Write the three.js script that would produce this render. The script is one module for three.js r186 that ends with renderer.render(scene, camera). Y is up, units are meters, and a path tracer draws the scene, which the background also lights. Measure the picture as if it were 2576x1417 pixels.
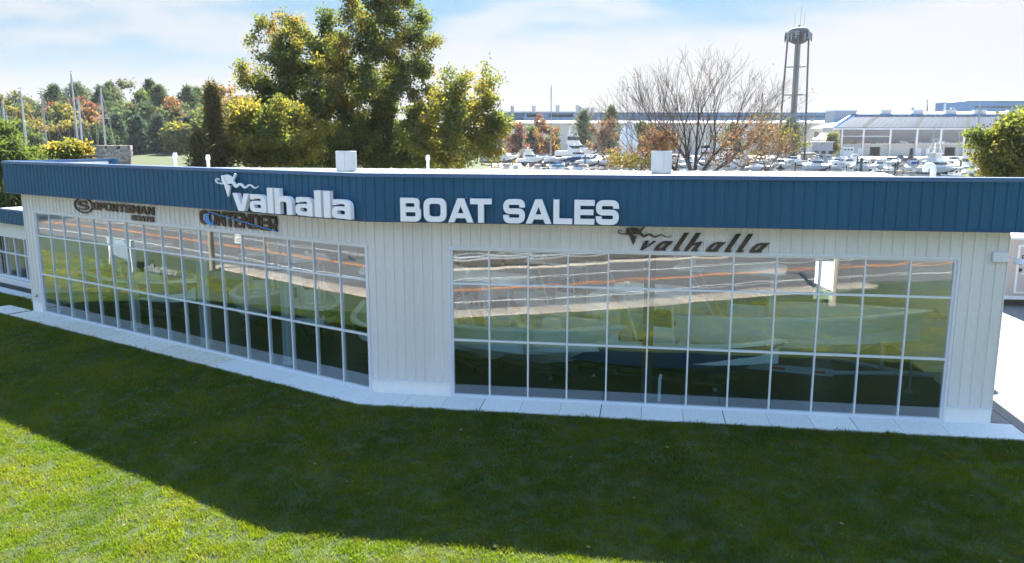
import * as THREE from 'three';
import { mergeGeometries } from 'three/addons/utils/BufferGeometryUtils.js';
import { RectAreaLightUniformsLib } from 'three/addons/lights/RectAreaLightUniformsLib.js';
import { createNoise2D, createNoise3D } from 'simplex-noise';

// ---------- camera, sky, sun, exposure ----------
const scene = new THREE.Scene();
const EYE = new THREE.Vector3(0, 8.1, 0), PITCH = Math.atan(363 / 2025), FOCAL = 2025;
const camera = new THREE.PerspectiveCamera(2 * Math.atan(708.5 / FOCAL) * 180 / Math.PI, 1024 / 563, 0.5, 4000);
camera.position.copy(EYE); camera.rotation.x = -PITCH; camera.updateMatrixWorld();
const renderer = new THREE.WebGLRenderer({ antialias: true });
renderer.toneMapping = THREE.LinearToneMapping;
const EXPOSURE = 5.6;
renderer.toneMappingExposure = EXPOSURE;
renderer.shadowMap.enabled = true;
const SUN = new THREE.Vector3(0.145, 0.972, -1).normalize();
const sun = new THREE.DirectionalLight(new THREE.Color(1, 0.93, 0.82), 5);
sun.position.copy(SUN).multiplyScalar(200); sun.castShadow = true;
Object.assign(sun.shadow.camera, { left: -120, right: 120, top: 120, bottom: -120, far: 600 });
sun.shadow.mapSize.set(4096, 4096);
scene.add(sun, sun.target);

function rng(seed) { let s = seed >>> 0; return () => { s = (s + 0x6d2b79f5) | 0; let t = Math.imul(s ^ (s >>> 15), 1 | s); t = (t + Math.imul(t ^ (t >>> 7), 61 | t)) ^ t; return ((t ^ (t >>> 14)) >>> 0) / 4294967296; }; }
RectAreaLightUniformsLib.init();
const n2 = createNoise2D(rng(11)), n3 = createNoise3D(rng(12));
const clamp = (x, a = 0, b = 1) => Math.min(b, Math.max(a, x)), lerp = (a, b, t) => a + (b - a) * t, sm = (a, b, x) => { const t = clamp((x - a) / (b - a)); return t * t * (3 - 2 * t); };
const fbm = (x, y, o = 4) => { let s = 0, a = 0.5; for (let i = 0; i < o; i++) { s += a * n2(x, y); x = x * 2.03 + 7.1; y = y * 2.03 - 3.7; a *= 0.5; } return s; };

{ // clear autumn sky: pale at the horizon, blue above, high thin cloud
  const W = 1024, Hh = 512, d = new Float32Array(W * Hh * 4);
  for (let j = 0; j < Hh; j++) {
    const up = ((j + 0.5) / Hh - 0.5) * Math.PI, y = Math.sin(up);
    for (let i = 0; i < W; i++) {
      const a = ((i + 0.5) / W - 0.5) * 2 * Math.PI, x = Math.cos(a) * Math.cos(up), z = Math.sin(a) * Math.cos(up);
      const cs = x * SUN.x + y * SUN.y + z * SUN.z;
      const t = sm(0.02, 0.42, Math.max(0, y)), h = Math.max(y, 0.0);
      const u = sm(0.14, 0.5, h);
      let r = lerp(lerp(0.74, 0.36, sm(0, 0.15, h)), 0.47, u), g = lerp(lerp(0.86, 0.62, sm(0, 0.15, h)), 0.88, u), b = lerp(lerp(0.96, 0.86, sm(0, 0.15, h)), 1.58, u);
      const veil = Math.exp(-h / 0.06);
      r = lerp(r, 0.86, veil); g = lerp(g, 0.895, veil); b = lerp(b, 0.92, veil);
      // thin streaks of high cloud, drawn out flat
      const k = 1 / (h + 0.12), f = fbm(x * k * 0.55 + 1.3, z * k * 0.8 - 0.4, 4) + 0.4 * fbm(x * k * 1.5 + 5, z * k * 4.0, 5);
      const bank = sm(0.03, -0.025, h - 0.112 - 0.035 * f - 0.09 * x), cl = clamp(Math.max(bank * 0.95, sm(-0.05, 0.5, f + 0.2 * Math.max(0, cs)) * 0.75)), w = lerp(0.855, 1.12, u);
      r = lerp(r, w * 0.985, cl); g = lerp(g, w, cl); b = lerp(b, w * 1.03, cl);
      const glow = 0.35 * Math.pow(Math.max(0, cs), 6);
      const o = (j * W + i) * 4, s = (1 + glow) / EXPOSURE;
      d[o] = r * s; d[o + 1] = g * s; d[o + 2] = b * s; d[o + 3] = 1;
    }
  }
  const t = new THREE.DataTexture(d, W, Hh, THREE.RGBAFormat, THREE.FloatType);
  t.mapping = THREE.EquirectangularReflectionMapping; t.magFilter = t.minFilter = THREE.LinearFilter; t.needsUpdate = true;
  scene.background = t; scene.environment = t;
}

// ---------- helpers ----------
const V = (x, y, z) => new THREE.Vector3(x, y, z);
function pix(px, py) { // direction through a point of the 2576 x 1417 view
  return V((px - 1288) / FOCAL, -(py - 708.5) / FOCAL, -1).applyAxisAngle(V(1, 0, 0), -PITCH);
}
const gp = (px, py, h = 0) => { const d = pix(px, py), t = (h - EYE.y) / d.y; return V(d.x * t, h, d.z * t); };          // where that sight line meets a level
const at = (px, py, dist) => { const d = pix(px, py), t = dist / Math.hypot(d.x, d.z); return V(d.x * t, EYE.y + d.y * t, d.z * t); }; // ... at a distance
const mpp = (dist) => dist / FOCAL; // metres per view pixel

function attr(g) { // position, normal, uv only, not indexed
  let q = g.index ? g.toNonIndexed() : g;
  for (const k of Object.keys(q.attributes)) if (!['position', 'normal', 'uv'].includes(k)) q.deleteAttribute(k);
  if (!q.attributes.normal) q.computeVertexNormals();
  if (!q.attributes.uv) q.setAttribute('uv', new THREE.BufferAttribute(new Float32Array(q.attributes.position.count * 2), 2));
  return q;
}
const join = (list) => list.length === 1 ? attr(list[0]) : mergeGeometries(list.map(attr));
const bx = (x0, x1, y0, y1, z0, z1) => new THREE.BoxGeometry(x1 - x0, y1 - y0, z1 - z0).translate((x0 + x1) / 2, (y0 + y1) / 2, (z0 + z1) / 2);
function rod(a, b, r, r2 = r, n = 6, cap = true) {
  const d = b.clone().sub(a), L = d.length();
  const g = new THREE.CylinderGeometry(r2, r, L, n, 1, !cap);
  return g.applyQuaternion(new THREE.Quaternion().setFromUnitVectors(V(0, 1, 0), d.divideScalar(L || 1))).translate((a.x + b.x) / 2, (a.y + b.y) / 2, (a.z + b.z) / 2);
}
function faces(pos, idx, uv) { const g = new THREE.BufferGeometry(); g.setAttribute('position', new THREE.Float32BufferAttribute(pos, 3)); if (uv) g.setAttribute('uv', new THREE.Float32BufferAttribute(uv, 2)); g.setIndex(idx); g.computeVertexNormals(); return g; }
// upright prism over an outline [[x, z], ...]
function prism(pts, y0, y1) {
  const P = [], put = (a, b, c) => P.push(...a, ...b, ...c), n = pts.length;
  const area = pts.reduce((s, p, i) => { const q = pts[(i + 1) % n]; return s + p[0] * q[1] - q[0] * p[1]; }, 0), o = area > 0 ? pts.slice().reverse() : pts;
  for (let i = 0; i < n; i++) { const [ax, az] = o[i], [cx, cz] = o[(i + 1) % n]; put([ax, y0, az], [cx, y0, cz], [cx, y1, cz]); put([ax, y0, az], [cx, y1, cz], [ax, y1, az]); }
  const T = THREE.ShapeUtils.triangulateShape(o.map((p) => new THREE.Vector2(p[0], p[1])), []);
  for (const [a, b, c] of T) { put([o[a][0], y1, o[a][1]], [o[b][0], y1, o[b][1]], [o[c][0], y1, o[c][1]]); put([o[c][0], y0, o[c][1]], [o[b][0], y0, o[b][1]], [o[a][0], y0, o[a][1]]); }
  const g = new THREE.BufferGeometry(); g.setAttribute('position', new THREE.Float32BufferAttribute(P, 3));
  const uv = []; for (let i = 0; i < P.length; i += 3) uv.push(P[i] + P[i + 2] * 0.3, P[i + 1] + P[i + 2]);
  g.setAttribute('uv', new THREE.Float32BufferAttribute(uv, 2)); g.computeVertexNormals(); return g;
}
const frus = (x0, x1, y0, y1, h0, h1, fr = 0, br = 0) => { const P = [[x0, y0, -h0], [x1, y0, -h0], [x1, y0, h0], [x0, y0, h0], [x0 + br, y1, -h1], [x1 - fr, y1, -h1], [x1 - fr, y1, h1], [x0 + br, y1, h1]], q = (a, b, c, d) => [a, b, c, a, c, d], o = []; for (const i of [...q(4, 7, 6, 5), ...q(0, 1, 2, 3), ...q(3, 2, 6, 7), ...q(1, 0, 4, 5), ...q(2, 1, 5, 6), ...q(0, 3, 7, 4)]) o.push(...P[i]); const g = new THREE.BufferGeometry(); g.setAttribute('position', new THREE.Float32BufferAttribute(o, 3)); g.computeVertexNormals(); return g; };
// names and data
const used = {};
function numbered(n) { const k = used[n] = (used[n] ?? -1) + 1; return k ? n + '_' + String(k).padStart(3, '0') : n; }
const cast = (m) => { m.castShadow = m.receiveShadow = true; return m; };
function tag(o, label, category, group, kind) { if (label) o.userData.label = label; if (category) o.userData.category = category; if (group) o.userData.group = group; if (kind) o.userData.kind = kind; return o; }
function thing(name, label, category, pos = [0, 0, 0], turn = 0, group) {
  const o = new THREE.Group(); o.name = numbered(name); o.position.set(...(pos.isVector3 ? pos.toArray() : pos)); o.rotation.y = turn; scene.add(o); return tag(o, label, category, group);
}
function part(parent, name, geo, mat, pos, turn) {
  const m = cast(new THREE.Mesh(Array.isArray(geo) ? join(geo) : geo, mat)); m.name = name; if (pos) m.position.set(...pos); if (turn) m.rotation.y = turn; parent.add(m); return m;
}
function solo(name, geo, mat, label, category, group, kind) { const m = part(scene, numbered(name), geo, mat); return tag(m, label, category, group, kind); }
const struct = (name, geo, mat, label) => solo(name, geo, mat, label, undefined, undefined, 'structure');
function copyOf(src, pos, turn, label, group) {
  const o = src.clone(); o.name = numbered(src.name.replace(/_\d{3}$/, '')); o.position.set(...(pos.isVector3 ? pos.toArray() : pos)); o.rotation.y = turn;
  o.userData = { ...src.userData }; if (label) o.userData.label = label; if (group) o.userData.group = group; scene.add(o); return o;
}
// materials
const lin = (r, g, b) => new THREE.Color().setRGB(r, g, b);
const std = (r, g, b, rough = 0.7, extra = {}) => new THREE.MeshStandardMaterial({ color: lin(r, g, b), roughness: rough, ...extra });
function tex(size, fn, repeat, srgb = false) { // fn(u, v) -> [r, g, b] 0..1; tiles by blending is left to the noise used
  const d = new Uint8Array(size * size * 4);
  for (let j = 0; j < size; j++) for (let i = 0; i < size; i++) { const c = fn(i / size, j / size), o = (j * size + i) * 4; for (let k = 0; k < 3; k++) d[o + k] = clamp(c[k]) * 255; d[o + 3] = 255; }
  const t = new THREE.DataTexture(d, size, size); t.wrapS = t.wrapT = THREE.RepeatWrapping; t.magFilter = THREE.LinearFilter; t.minFilter = THREE.LinearMipmapLinearFilter; t.generateMipmaps = true;
  if (srgb) t.colorSpace = THREE.SRGBColorSpace; if (repeat) t.repeat.set(...repeat); t.needsUpdate = true; return t;
}
// noise that tiles over the unit square
const tile = (u, v, f, o = 4, s = 0) => { let r = 0, a = 0.5; for (let i = 0; i < o; i++) { const ca = Math.cos(u * 6.2832), sa = Math.sin(u * 6.2832), q = f / 6.2832; r += a * n3(ca * q + s, sa * q + s * 0.7, 5 * Math.sin(v * 6.2832) * q / 5 + n2(Math.cos(v * 6.2832) * q + s, i) * 0.6); a *= 0.5; f *= 2; } return r; };
const mottled = (amp, f, s) => tex(256, (u, v) => { const k = 1 - amp / 2 + amp * tile(u, v, f, 5, s); return [k, k, k]; });
// ---------- plan of the place ----------
const CX = -4.34, CZ = -24.94, EX = -22.78, EZ = -37.51, LL = 22.32, LR = 18.29;
const SIDE = { L: { o: [EX, EZ], u: [0.8265, 0.563], n: [-0.563, 0.8265], a: -Math.asin(0.563), len: LL }, R: { o: [CX, CZ], u: [0.9873, 0.159], n: [-0.159, 0.9873], a: -Math.asin(0.159), len: LR } };
const onF = (k, s, y, d = 0) => { const f = SIDE[k]; return V(f.o[0] + f.u[0] * s + f.n[0] * d, y, f.o[1] + f.u[1] * s + f.n[1] * d); };
const dL = (x, z) => (x - CX) * -0.563 + (z - CZ) * 0.8265, dR = (x, z) => (x - CX) * -0.159 + (z - CZ) * 0.9873;
function groundY(x, z) {
  const d = Math.max(dL(x, z), dR(x, z));
  if (d > 0) return -0.03 - 0.65 * clamp((d - 1.15) / 9) - 1.4 * sm(14, 40, x - Math.max(0, z) * 0.1) * 0;
  const back = -0.03 - 0.8 * sm(18, 34, -d);
  return back + 4.7 * sm(-165, -252, z) * sm(-5, -45, x);
}
// the base colours of mown grass
const grassTex = tex(512, (u, v) => {
  const a = tile(u, v, 9, 5, 1.3), b = tile(u, v, 40, 3, 4.1), c = sm(0.30, 0.48, tile(u, v, 13, 4, 8.8));
  const k = 0.9 + 0.5 * a + 0.5 * b; return [lerp((0.40 + 0.16 * a) * k, 0.45, c * 0.7), lerp(0.60 * k, 0.42, c * 0.7), lerp(0.13 * k, 0.22, c * 0.7)];
});
{
  const xs = [], zs = []; let s;
  for (let x = -60; x <= 40; x += 1) xs.push(x); for (let z = -60; z <= 24; z += 1) zs.push(z);
  for (s = 1.4; xs[0] > -1600; s *= 1.25) xs.unshift(xs[0] - s); for (s = 1.4; xs[xs.length - 1] < 1600; s *= 1.25) xs.push(xs[xs.length - 1] + s);
  for (s = 1.4; zs[0] > -2600; s *= 1.2) zs.unshift(zs[0] - s); for (s = 1.4; zs[zs.length - 1] < 500; s *= 1.3) zs.push(zs[zs.length - 1] + s);
  const P = [], U = [], I = [], n = xs.length;
  zs.forEach((z, j) => xs.forEach((x, i) => { P.push(x, groundY(x, z), z); U.push(x / 7, z / 7); if (i && j) { const a = j * n + i; I.push(a - n - 1, a - 1, a, a - n - 1, a, a - n); } }));
  struct('ground', faces(P, I, U), std(0.075, 0.085, 0.06, 1, { map: grassTex }));
}
// road that passes behind the camera, mirrored in the windows
const CEN = new THREE.CatmullRomCurve3([[-140, -90], [-100, -61], [-75, -44.3], [-64, -36.8], [-54.6, -31], [-43.9, -25], [-33, -19], [-20, -11.6], [-9.8, -5], [-4, -1], [0.5, 2.6], [5, 6.1], [11, 10.6], [22, 18], [45, 33], [90, 60]].map((p) => V(p[0], 0, p[1])));
const cenPt = (t, off) => { const p = CEN.getPointAt(t), d = CEN.getTangentAt(t); return [p.x + d.z * off, p.z - d.x * off]; };  // + is towards the building
function ribbon(o0, o1, y, t0 = 0, t1 = 1, n = 160, th = 0.05) {
  const P = [], I = [], U = [], L = CEN.getLength();
  for (let i = 0; i <= n; i++) { const t = lerp(t0, t1, i / n); for (const o of [o0, o1]) { const [x, z] = cenPt(t, o); P.push(x, y, z, x, y - th, z); U.push(o / 3, t * L / 3, o / 3, t * L / 3); } }
  for (let i = 0; i < n; i++) { const a = i * 4, b = a + 4; I.push(a, a + 2, b + 2, a, b + 2, b, a + 1, a, b, a + 1, b, b + 1, a + 2, a + 3, b + 3, a + 2, b + 3, b + 2); }
  return faces(P, I, U);
}
{
  const road = struct('road', ribbon(-6.7, 5.6, -0.62), std(0.125, 0.115, 0.113, 0.9, { map: mottled(0.35, 20, 2.2) }));
  const white = std(0.62, 0.60, 0.56, 0.6), yellow = std(0.75, 0.25, 0.035, 0.6);
  for (const o of [3.5, -3.3]) part(road, 'edge_line', ribbon(o - 0.085, o + 0.085, -0.612, 0, 1, 160, 0.006), white);
  for (const o of [0.14, -0.14]) part(road, 'centre_line', ribbon(o - 0.06, o + 0.06, -0.612, 0, 1, 160, 0.006), yellow);
  struct('kerb', ribbon(-7.0, -6.72, -0.50, 0, 1, 160, 0.2), std(0.4, 0.34, 0.28, 0.9));
  struct('road_verge', ribbon(-16, -7.02, -0.58), std(0.12, 0.085, 0.055, 0.95, { map: mottled(0.8, 22, 5) }));
  const walk = thing('roadside_pavement'); walk.userData.kind = 'structure';
  const m = [0.34, 0.38, 0.32].map((k) => std(k, k * 0.84, k * 0.68, 0.9)), L = CEN.getLength(), t0 = 0.435;
  for (let i = 0; i < 40; i++) { const a = t0 + i * 1.5 / L, b = a + 1.47 / L; if (b < 1) part(walk, 'slab', ribbon(5.64, 7.0, -0.56, a, b, 2, 0.1), m[i % 3]); }
  const rail = thing('guard_rail', 'galvanised steel guard rail along the far side of the road', 'guard rail');
  const zn = std(0.55, 0.56, 0.57, 0.35, { metalness: 0.7 }), brown = std(0.16, 0.10, 0.07, 0.9);
  part(rail, 'rail_beam', [ribbon(-7.42, -7.30, 0.32, 0.47, 1, 80, 0.13), ribbon(-7.47, -7.37, 0.19, 0.47, 1, 80, 0.09), ribbon(-7.42, -7.30, 0.10, 0.47, 1, 80, 0.13)], zn);
  for (let t = 0.472; t < 0.9; t += 0.0125) { const [x, z] = cenPt(t, -7.62); part(rail, 'post', bx(x - 0.08, x + 0.08, -0.7, 0.34, z - 0.08, z + 0.08), brown); }
}
// ---------- lawn of separate blades ----------
{
  const r = rng(31), clump = (n, rad, hgt, wide) => {
    const P = [], I = [];
    for (let i = 0; i < n; i++) {
      const a = r() * 6.283, q = Math.sqrt(r()) * rad, x = Math.cos(a) * q, z = Math.sin(a) * q, h = hgt * (0.55 + 0.7 * r()), b = r() * 6.283, w = wide * (0.7 + 0.6 * r()), l = h * (0.25 + 0.8 * r()), c = r() * 6.283, k = P.length / 3;
      const wx = Math.cos(b) * w / 2, wz = Math.sin(b) * w / 2, lx = Math.cos(c) * l, lz = Math.sin(c) * l;
      P.push(x - wx, 0, z - wz, x + wx, 0, z + wz, x + wx * 0.8 + lx * 0.35, h * 0.6, z + wz * 0.8 + lz * 0.35, x - wx * 0.8 + lx * 0.35, h * 0.6, z - wz * 0.8 + lz * 0.35, x + lx, h, z + lz);
      I.push(k, k + 1, k + 2, k, k + 2, k + 3, k + 3, k + 2, k + 4);
    }
    return faces(P, I);
  };
  const mat = new THREE.MeshPhysicalMaterial({ color: 0xffffff, roughness: 1, transmission: 0.76, thickness: 0, specularIntensity: 0.1 });
  const spots = [], add = (x, z, s) => { const d = Math.max(dL(x, z), dR(x, z)); spots.push([x, groundY(x, z), z, s, d]); };
  // what the camera sees directly, then (thinner) what the windows mirror
  for (let k = 0; k < 90000; k++) {
    const x = lerp(-28, 17, r()), z = lerp(-46, -12.6, r()), d = Math.max(dL(x, z), dR(x, z));
    const sl = (x - EX) * 0.8265 + (z - EZ) * 0.563;
    if (d < 1.22 && !(sl < -0.16 && d > -1.2 && (sl < -2.25 || d < 0.05))) continue;
    if (x > 13 && (x - CX) * 0.9873 + (z - CZ) * 0.159 > 18 && d < 1.22) continue;
    if (z < -14 && Math.abs(x) > -z * 0.72 + 3) continue;
    add(x, z, 1);
  }
  for (let k = 0; k < 42000; k++) {
    const x = lerp(-62, 20, r()), z = lerp(-46, 8, r()), d = Math.max(dL(x, z), dR(x, z)), p = V(x, 0, z);
    if (d < 4 || (z < -12.6 && x > -28) || z > 0.62 * x + 3.5 - 10.3 + (x > -5 ? 0.2 * (x + 5) : 0) || z > -8.2 + 0.66 * x + 1.2) continue;
    add(x, z, 1.35);
  }
  const g = new THREE.InstancedMesh(clump(30, 0.15, 0.065, 0.011), mat, spots.length), o = new THREE.Object3D(), c = new THREE.Color();
  spots.forEach(([x, y, z, s], i) => {
    o.position.set(x, y - 0.004, z); o.rotation.set(0, r() * 6.283, 0); o.scale.setScalar(s * (0.8 + 0.5 * r())); o.scale.y *= 0.85 + 0.6 * fbm(x * 0.8, z * 0.8, 3) + 0.25 * r(); o.updateMatrix(); g.setMatrixAt(i, o.matrix);
    const big = fbm(x * 0.22, z * 0.22, 4), fine = n2(x * 3.1, z * 3.1), dry = sm(0.22, 0.5, fbm(x * 0.75 + 9, z * 1.1, 4) + 0.12 * r()), k = (s > 1 ? 1.95 : 1) * (1 + 0.35 * big + 0.22 * fine + 0.25 * (r() - 0.5));
    c.setRGB(lerp((s > 1 ? 0.165 : 0.120) * k * (1 + 0.35 * big), 0.21, dry * 0.4), lerp(0.180 * k, 0.18, dry * 0.45), lerp(0.004 * k, 0.03, dry * 0.45)); g.setColorAt(i, c);
  });
  g.name = 'grass'; g.castShadow = g.receiveShadow = true; g.userData.kind = 'stuff'; g.userData.label = 'mown green lawn in front of the showroom'; scene.add(g);
}
{ // a few fallen leaves
  const r = rng(41), lf = faces([0, 0, 0, 0.045, 0.012, 0.03, 0, 0.004, 0.10, -0.045, 0.012, 0.03], [0, 1, 2, 0, 2, 3]), n = 60, g = new THREE.InstancedMesh(lf, std(1, 1, 1, 0.9), n), o = new THREE.Object3D(), c = new THREE.Color(); let k = 0;
  while (k < n) { const x = lerp(-20, 13, r()), z = lerp(-33, -13.5, r()), d = Math.max(dL(x, z), dR(x, z)); if (d < 0.3) continue; o.position.set(x, d < 1.17 ? 0.006 : groundY(x, z) + 0.055, z); o.rotation.set(0.5 * (r() - 0.5), r() * 6.28, 0.5 * (r() - 0.5)); o.scale.setScalar(0.6 + 0.8 * r()); o.updateMatrix(); g.setMatrixAt(k, o.matrix); const q = r(); c.setRGB(0.16 + 0.16 * q, 0.10 + 0.06 * r(), 0.04); g.setColorAt(k, c); k++; }
  g.name = 'fallen_leaves'; g.userData.kind = 'stuff'; g.userData.label = 'scattered fallen leaves on the lawn'; scene.add(g);
}
// ---------- concrete ----------
const concreteMap = mottled(0.16, 14, 3.3);
const slabMats = [[0.70, 0.71, 0.70], [0.74, 0.75, 0.74], [0.67, 0.68, 0.67], [0.71, 0.71, 0.68]].map(([r, g, b]) => std(r, g, b, 0.85, { map: concreteMap }));
const apronMats = [[0.25, 0.242, 0.23], [0.275, 0.267, 0.252], [0.23, 0.222, 0.21]].map(([r, g, b]) => std(r, g, b, 0.85, { map: mottled(0.3, 7, 4.4) }));
const stainMap = tex(256, (u, v) => { const a = sm(0.10, 0.26, tile(u, v, 4, 5, 6.6)), b = sm(0.16, 0.3, tile(u, v, 9, 4, 2.4)), k = 0.96 + 0.14 * tile(u, v, 18, 4, 1.2); return [k * lerp(1, 0.84, a) * lerp(1, 0.9, b), k * lerp(1, 0.78, a) * lerp(1, 0.88, b), k * lerp(1, 0.62, a) * lerp(1, 0.78, b)]; });
const stainedMats = [[0.64, 0.63, 0.57], [0.68, 0.68, 0.64]].map(([r, g, b]) => std(r, g, b, 0.85, { map: stainMap }));
{
  const walk = thing('sidewalk'); walk.userData.kind = 'structure';
  const mit = 1.17 * Math.tan(0.2185); // at the corner of the front the two strips meet on a mitre
  const strip = (k, s0, s1, d0, d1, mat, e0 = 0, e1 = 0) => { const q = [onF(k, s0, 0, d0), onF(k, s1, 0, d0), onF(k, s1 + e1, 0, d1), onF(k, s0 + e0, 0, d1)].map((p) => [p.x, p.z]); return part(walk, 'slab', prism(q, -0.16, 0), mat); };
  let s = 0, k = 0; const ws = [1.16, 1.2, 1.22, 1.2, 1.2, 1.23, 1.2, 1.21, 1.2, 1.24, 1.2, 1.2, 1.2, 1.22];
  for (const w of ws) { strip('R', s + (k ? 0.007 : 0), s + w - (k % 3 === 2 ? 0.022 : 0.006), -0.05, 1.17, slabMats[(k * 7) % 4], k ? 0 : -mit, 0); s += w; k++; }
  strip('R', s + 0.007, 18.9, -0.05, 1.17, slabMats[1]);
  s = LL; k = 0;
  for (const w of [3.6, 3.5, 3.7, 3.6, 3.6, 4.2]) { strip('L', Math.max(-0.1, s - w) + 0.01, s - (k ? 0.01 : 0), -0.05, 1.17, k > 1 ? stainedMats[k % 2] : slabMats[(k * 3 + 1) % 4], 0, k ? 0 : mit); s -= w; k++; }
  strip('L', -2.2, -0.12, 0.1, 1.17, stainedMats[1]); strip('L', -4.0, -0.14, -2.0, -1.25, stainedMats[0]); strip('L', -10, -4.02, -2.0, -1.25, slabMats[0]);
  strip('R', LR + 0.02, 18.9, -0.07, -3.0, apronMats[0]); strip('R', LR + 0.02, 18.9, -3.02, -7.2, apronMats[1]); strip('R', LR + 0.02, 18.9, -7.22, -16, apronMats[0]);
  const apron = thing('concrete_apron'); apron.userData.kind = 'structure';
  for (let i = 0; i < 4; i++) for (let j = 0; j < 8; j++) { const a = 18.92 + i * 4, b = 1.17 - j * 4.2; const q = [onF('R', a, 0, b), onF('R', a + 3.98, 0, b), onF('R', a + 3.98, 0, b - 4.18), onF('R', a, 0, b - 4.18)].map((p) => [p.x, p.z]); part(apron, 'slab', prism(q, -0.16, 0.004), apronMats[(i * 5 + j * 3) % 3]); }
}
// ---------- the showroom ----------
const wallMap = mottled(0.05, 8, 1.1);
const M = {
  wall: std(0.70, 0.695, 0.67, 0.5, { map: wallMap }), trim: std(0.68, 0.70, 0.74, 0.4), plinth: std(0.80, 0.80, 0.78, 0.6, { map: wallMap }),
  blue: std(0.004, 0.084, 0.165, 0.6, { map: wallMap }), cap: std(0.05, 0.12, 0.25, 0.38), roof: std(0.34, 0.36, 0.38, 0.45), frame: std(0.66, 0.70, 0.76, 0.35, { metalness: 0.15 }),
  white: std(0.78, 0.78, 0.77, 0.45), galv: std(0.34, 0.38, 0.42, 0.55, { metalness: 0.1 }), dark: std(0.02, 0.022, 0.025, 0.5), black: std(0.012, 0.012, 0.013, 0.35), letter: std(0.86, 0.86, 0.88, 0.4),
  chrome: std(0.6, 0.6, 0.6, 0.2, { metalness: 0.9 }), rubber: std(0.02, 0.02, 0.02, 0.8), red: std(0.5, 0.03, 0.03, 0.5), steel: std(0.30, 0.31, 0.32, 0.4, { metalness: 0.5 }),
};
const showroom = thing('boat_showroom', 'long boat showroom with blue metal fascia, pale ribbed walls and two tall window walls', 'building');
const rib = (w, deep) => [[0, 0], [0.018, deep], [0.055, deep], [0.075, 0], [0.145, 0], [0.155, 0.005], [0.165, 0], [0.225, 0], [0.235, 0.005], [0.245, 0], [w - 0.001, 0], [w - 0.001, -0.03], [0, -0.03]];
const vary = (m, l) => l.map((k) => { const q = m.clone(); q.color.multiplyScalar(k); return q; }), WALLS = vary(M.wall, [1, 0.97, 1.02, 0.985]), BLUES = vary(M.blue, [1, 0.95, 1.05, 0.98, 1.03]);
const W0 = 0.305, HEAD = 4.74, EAVE = 5.565;
const panelFull = prism(rib(W0, 0.042), 0.467, EAVE), panelHead = prism(rib(W0, 0.042), HEAD + 0.05, EAVE), fasciaPanel = prism(rib(W0, 0.034), 5.60, 6.92);
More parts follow.
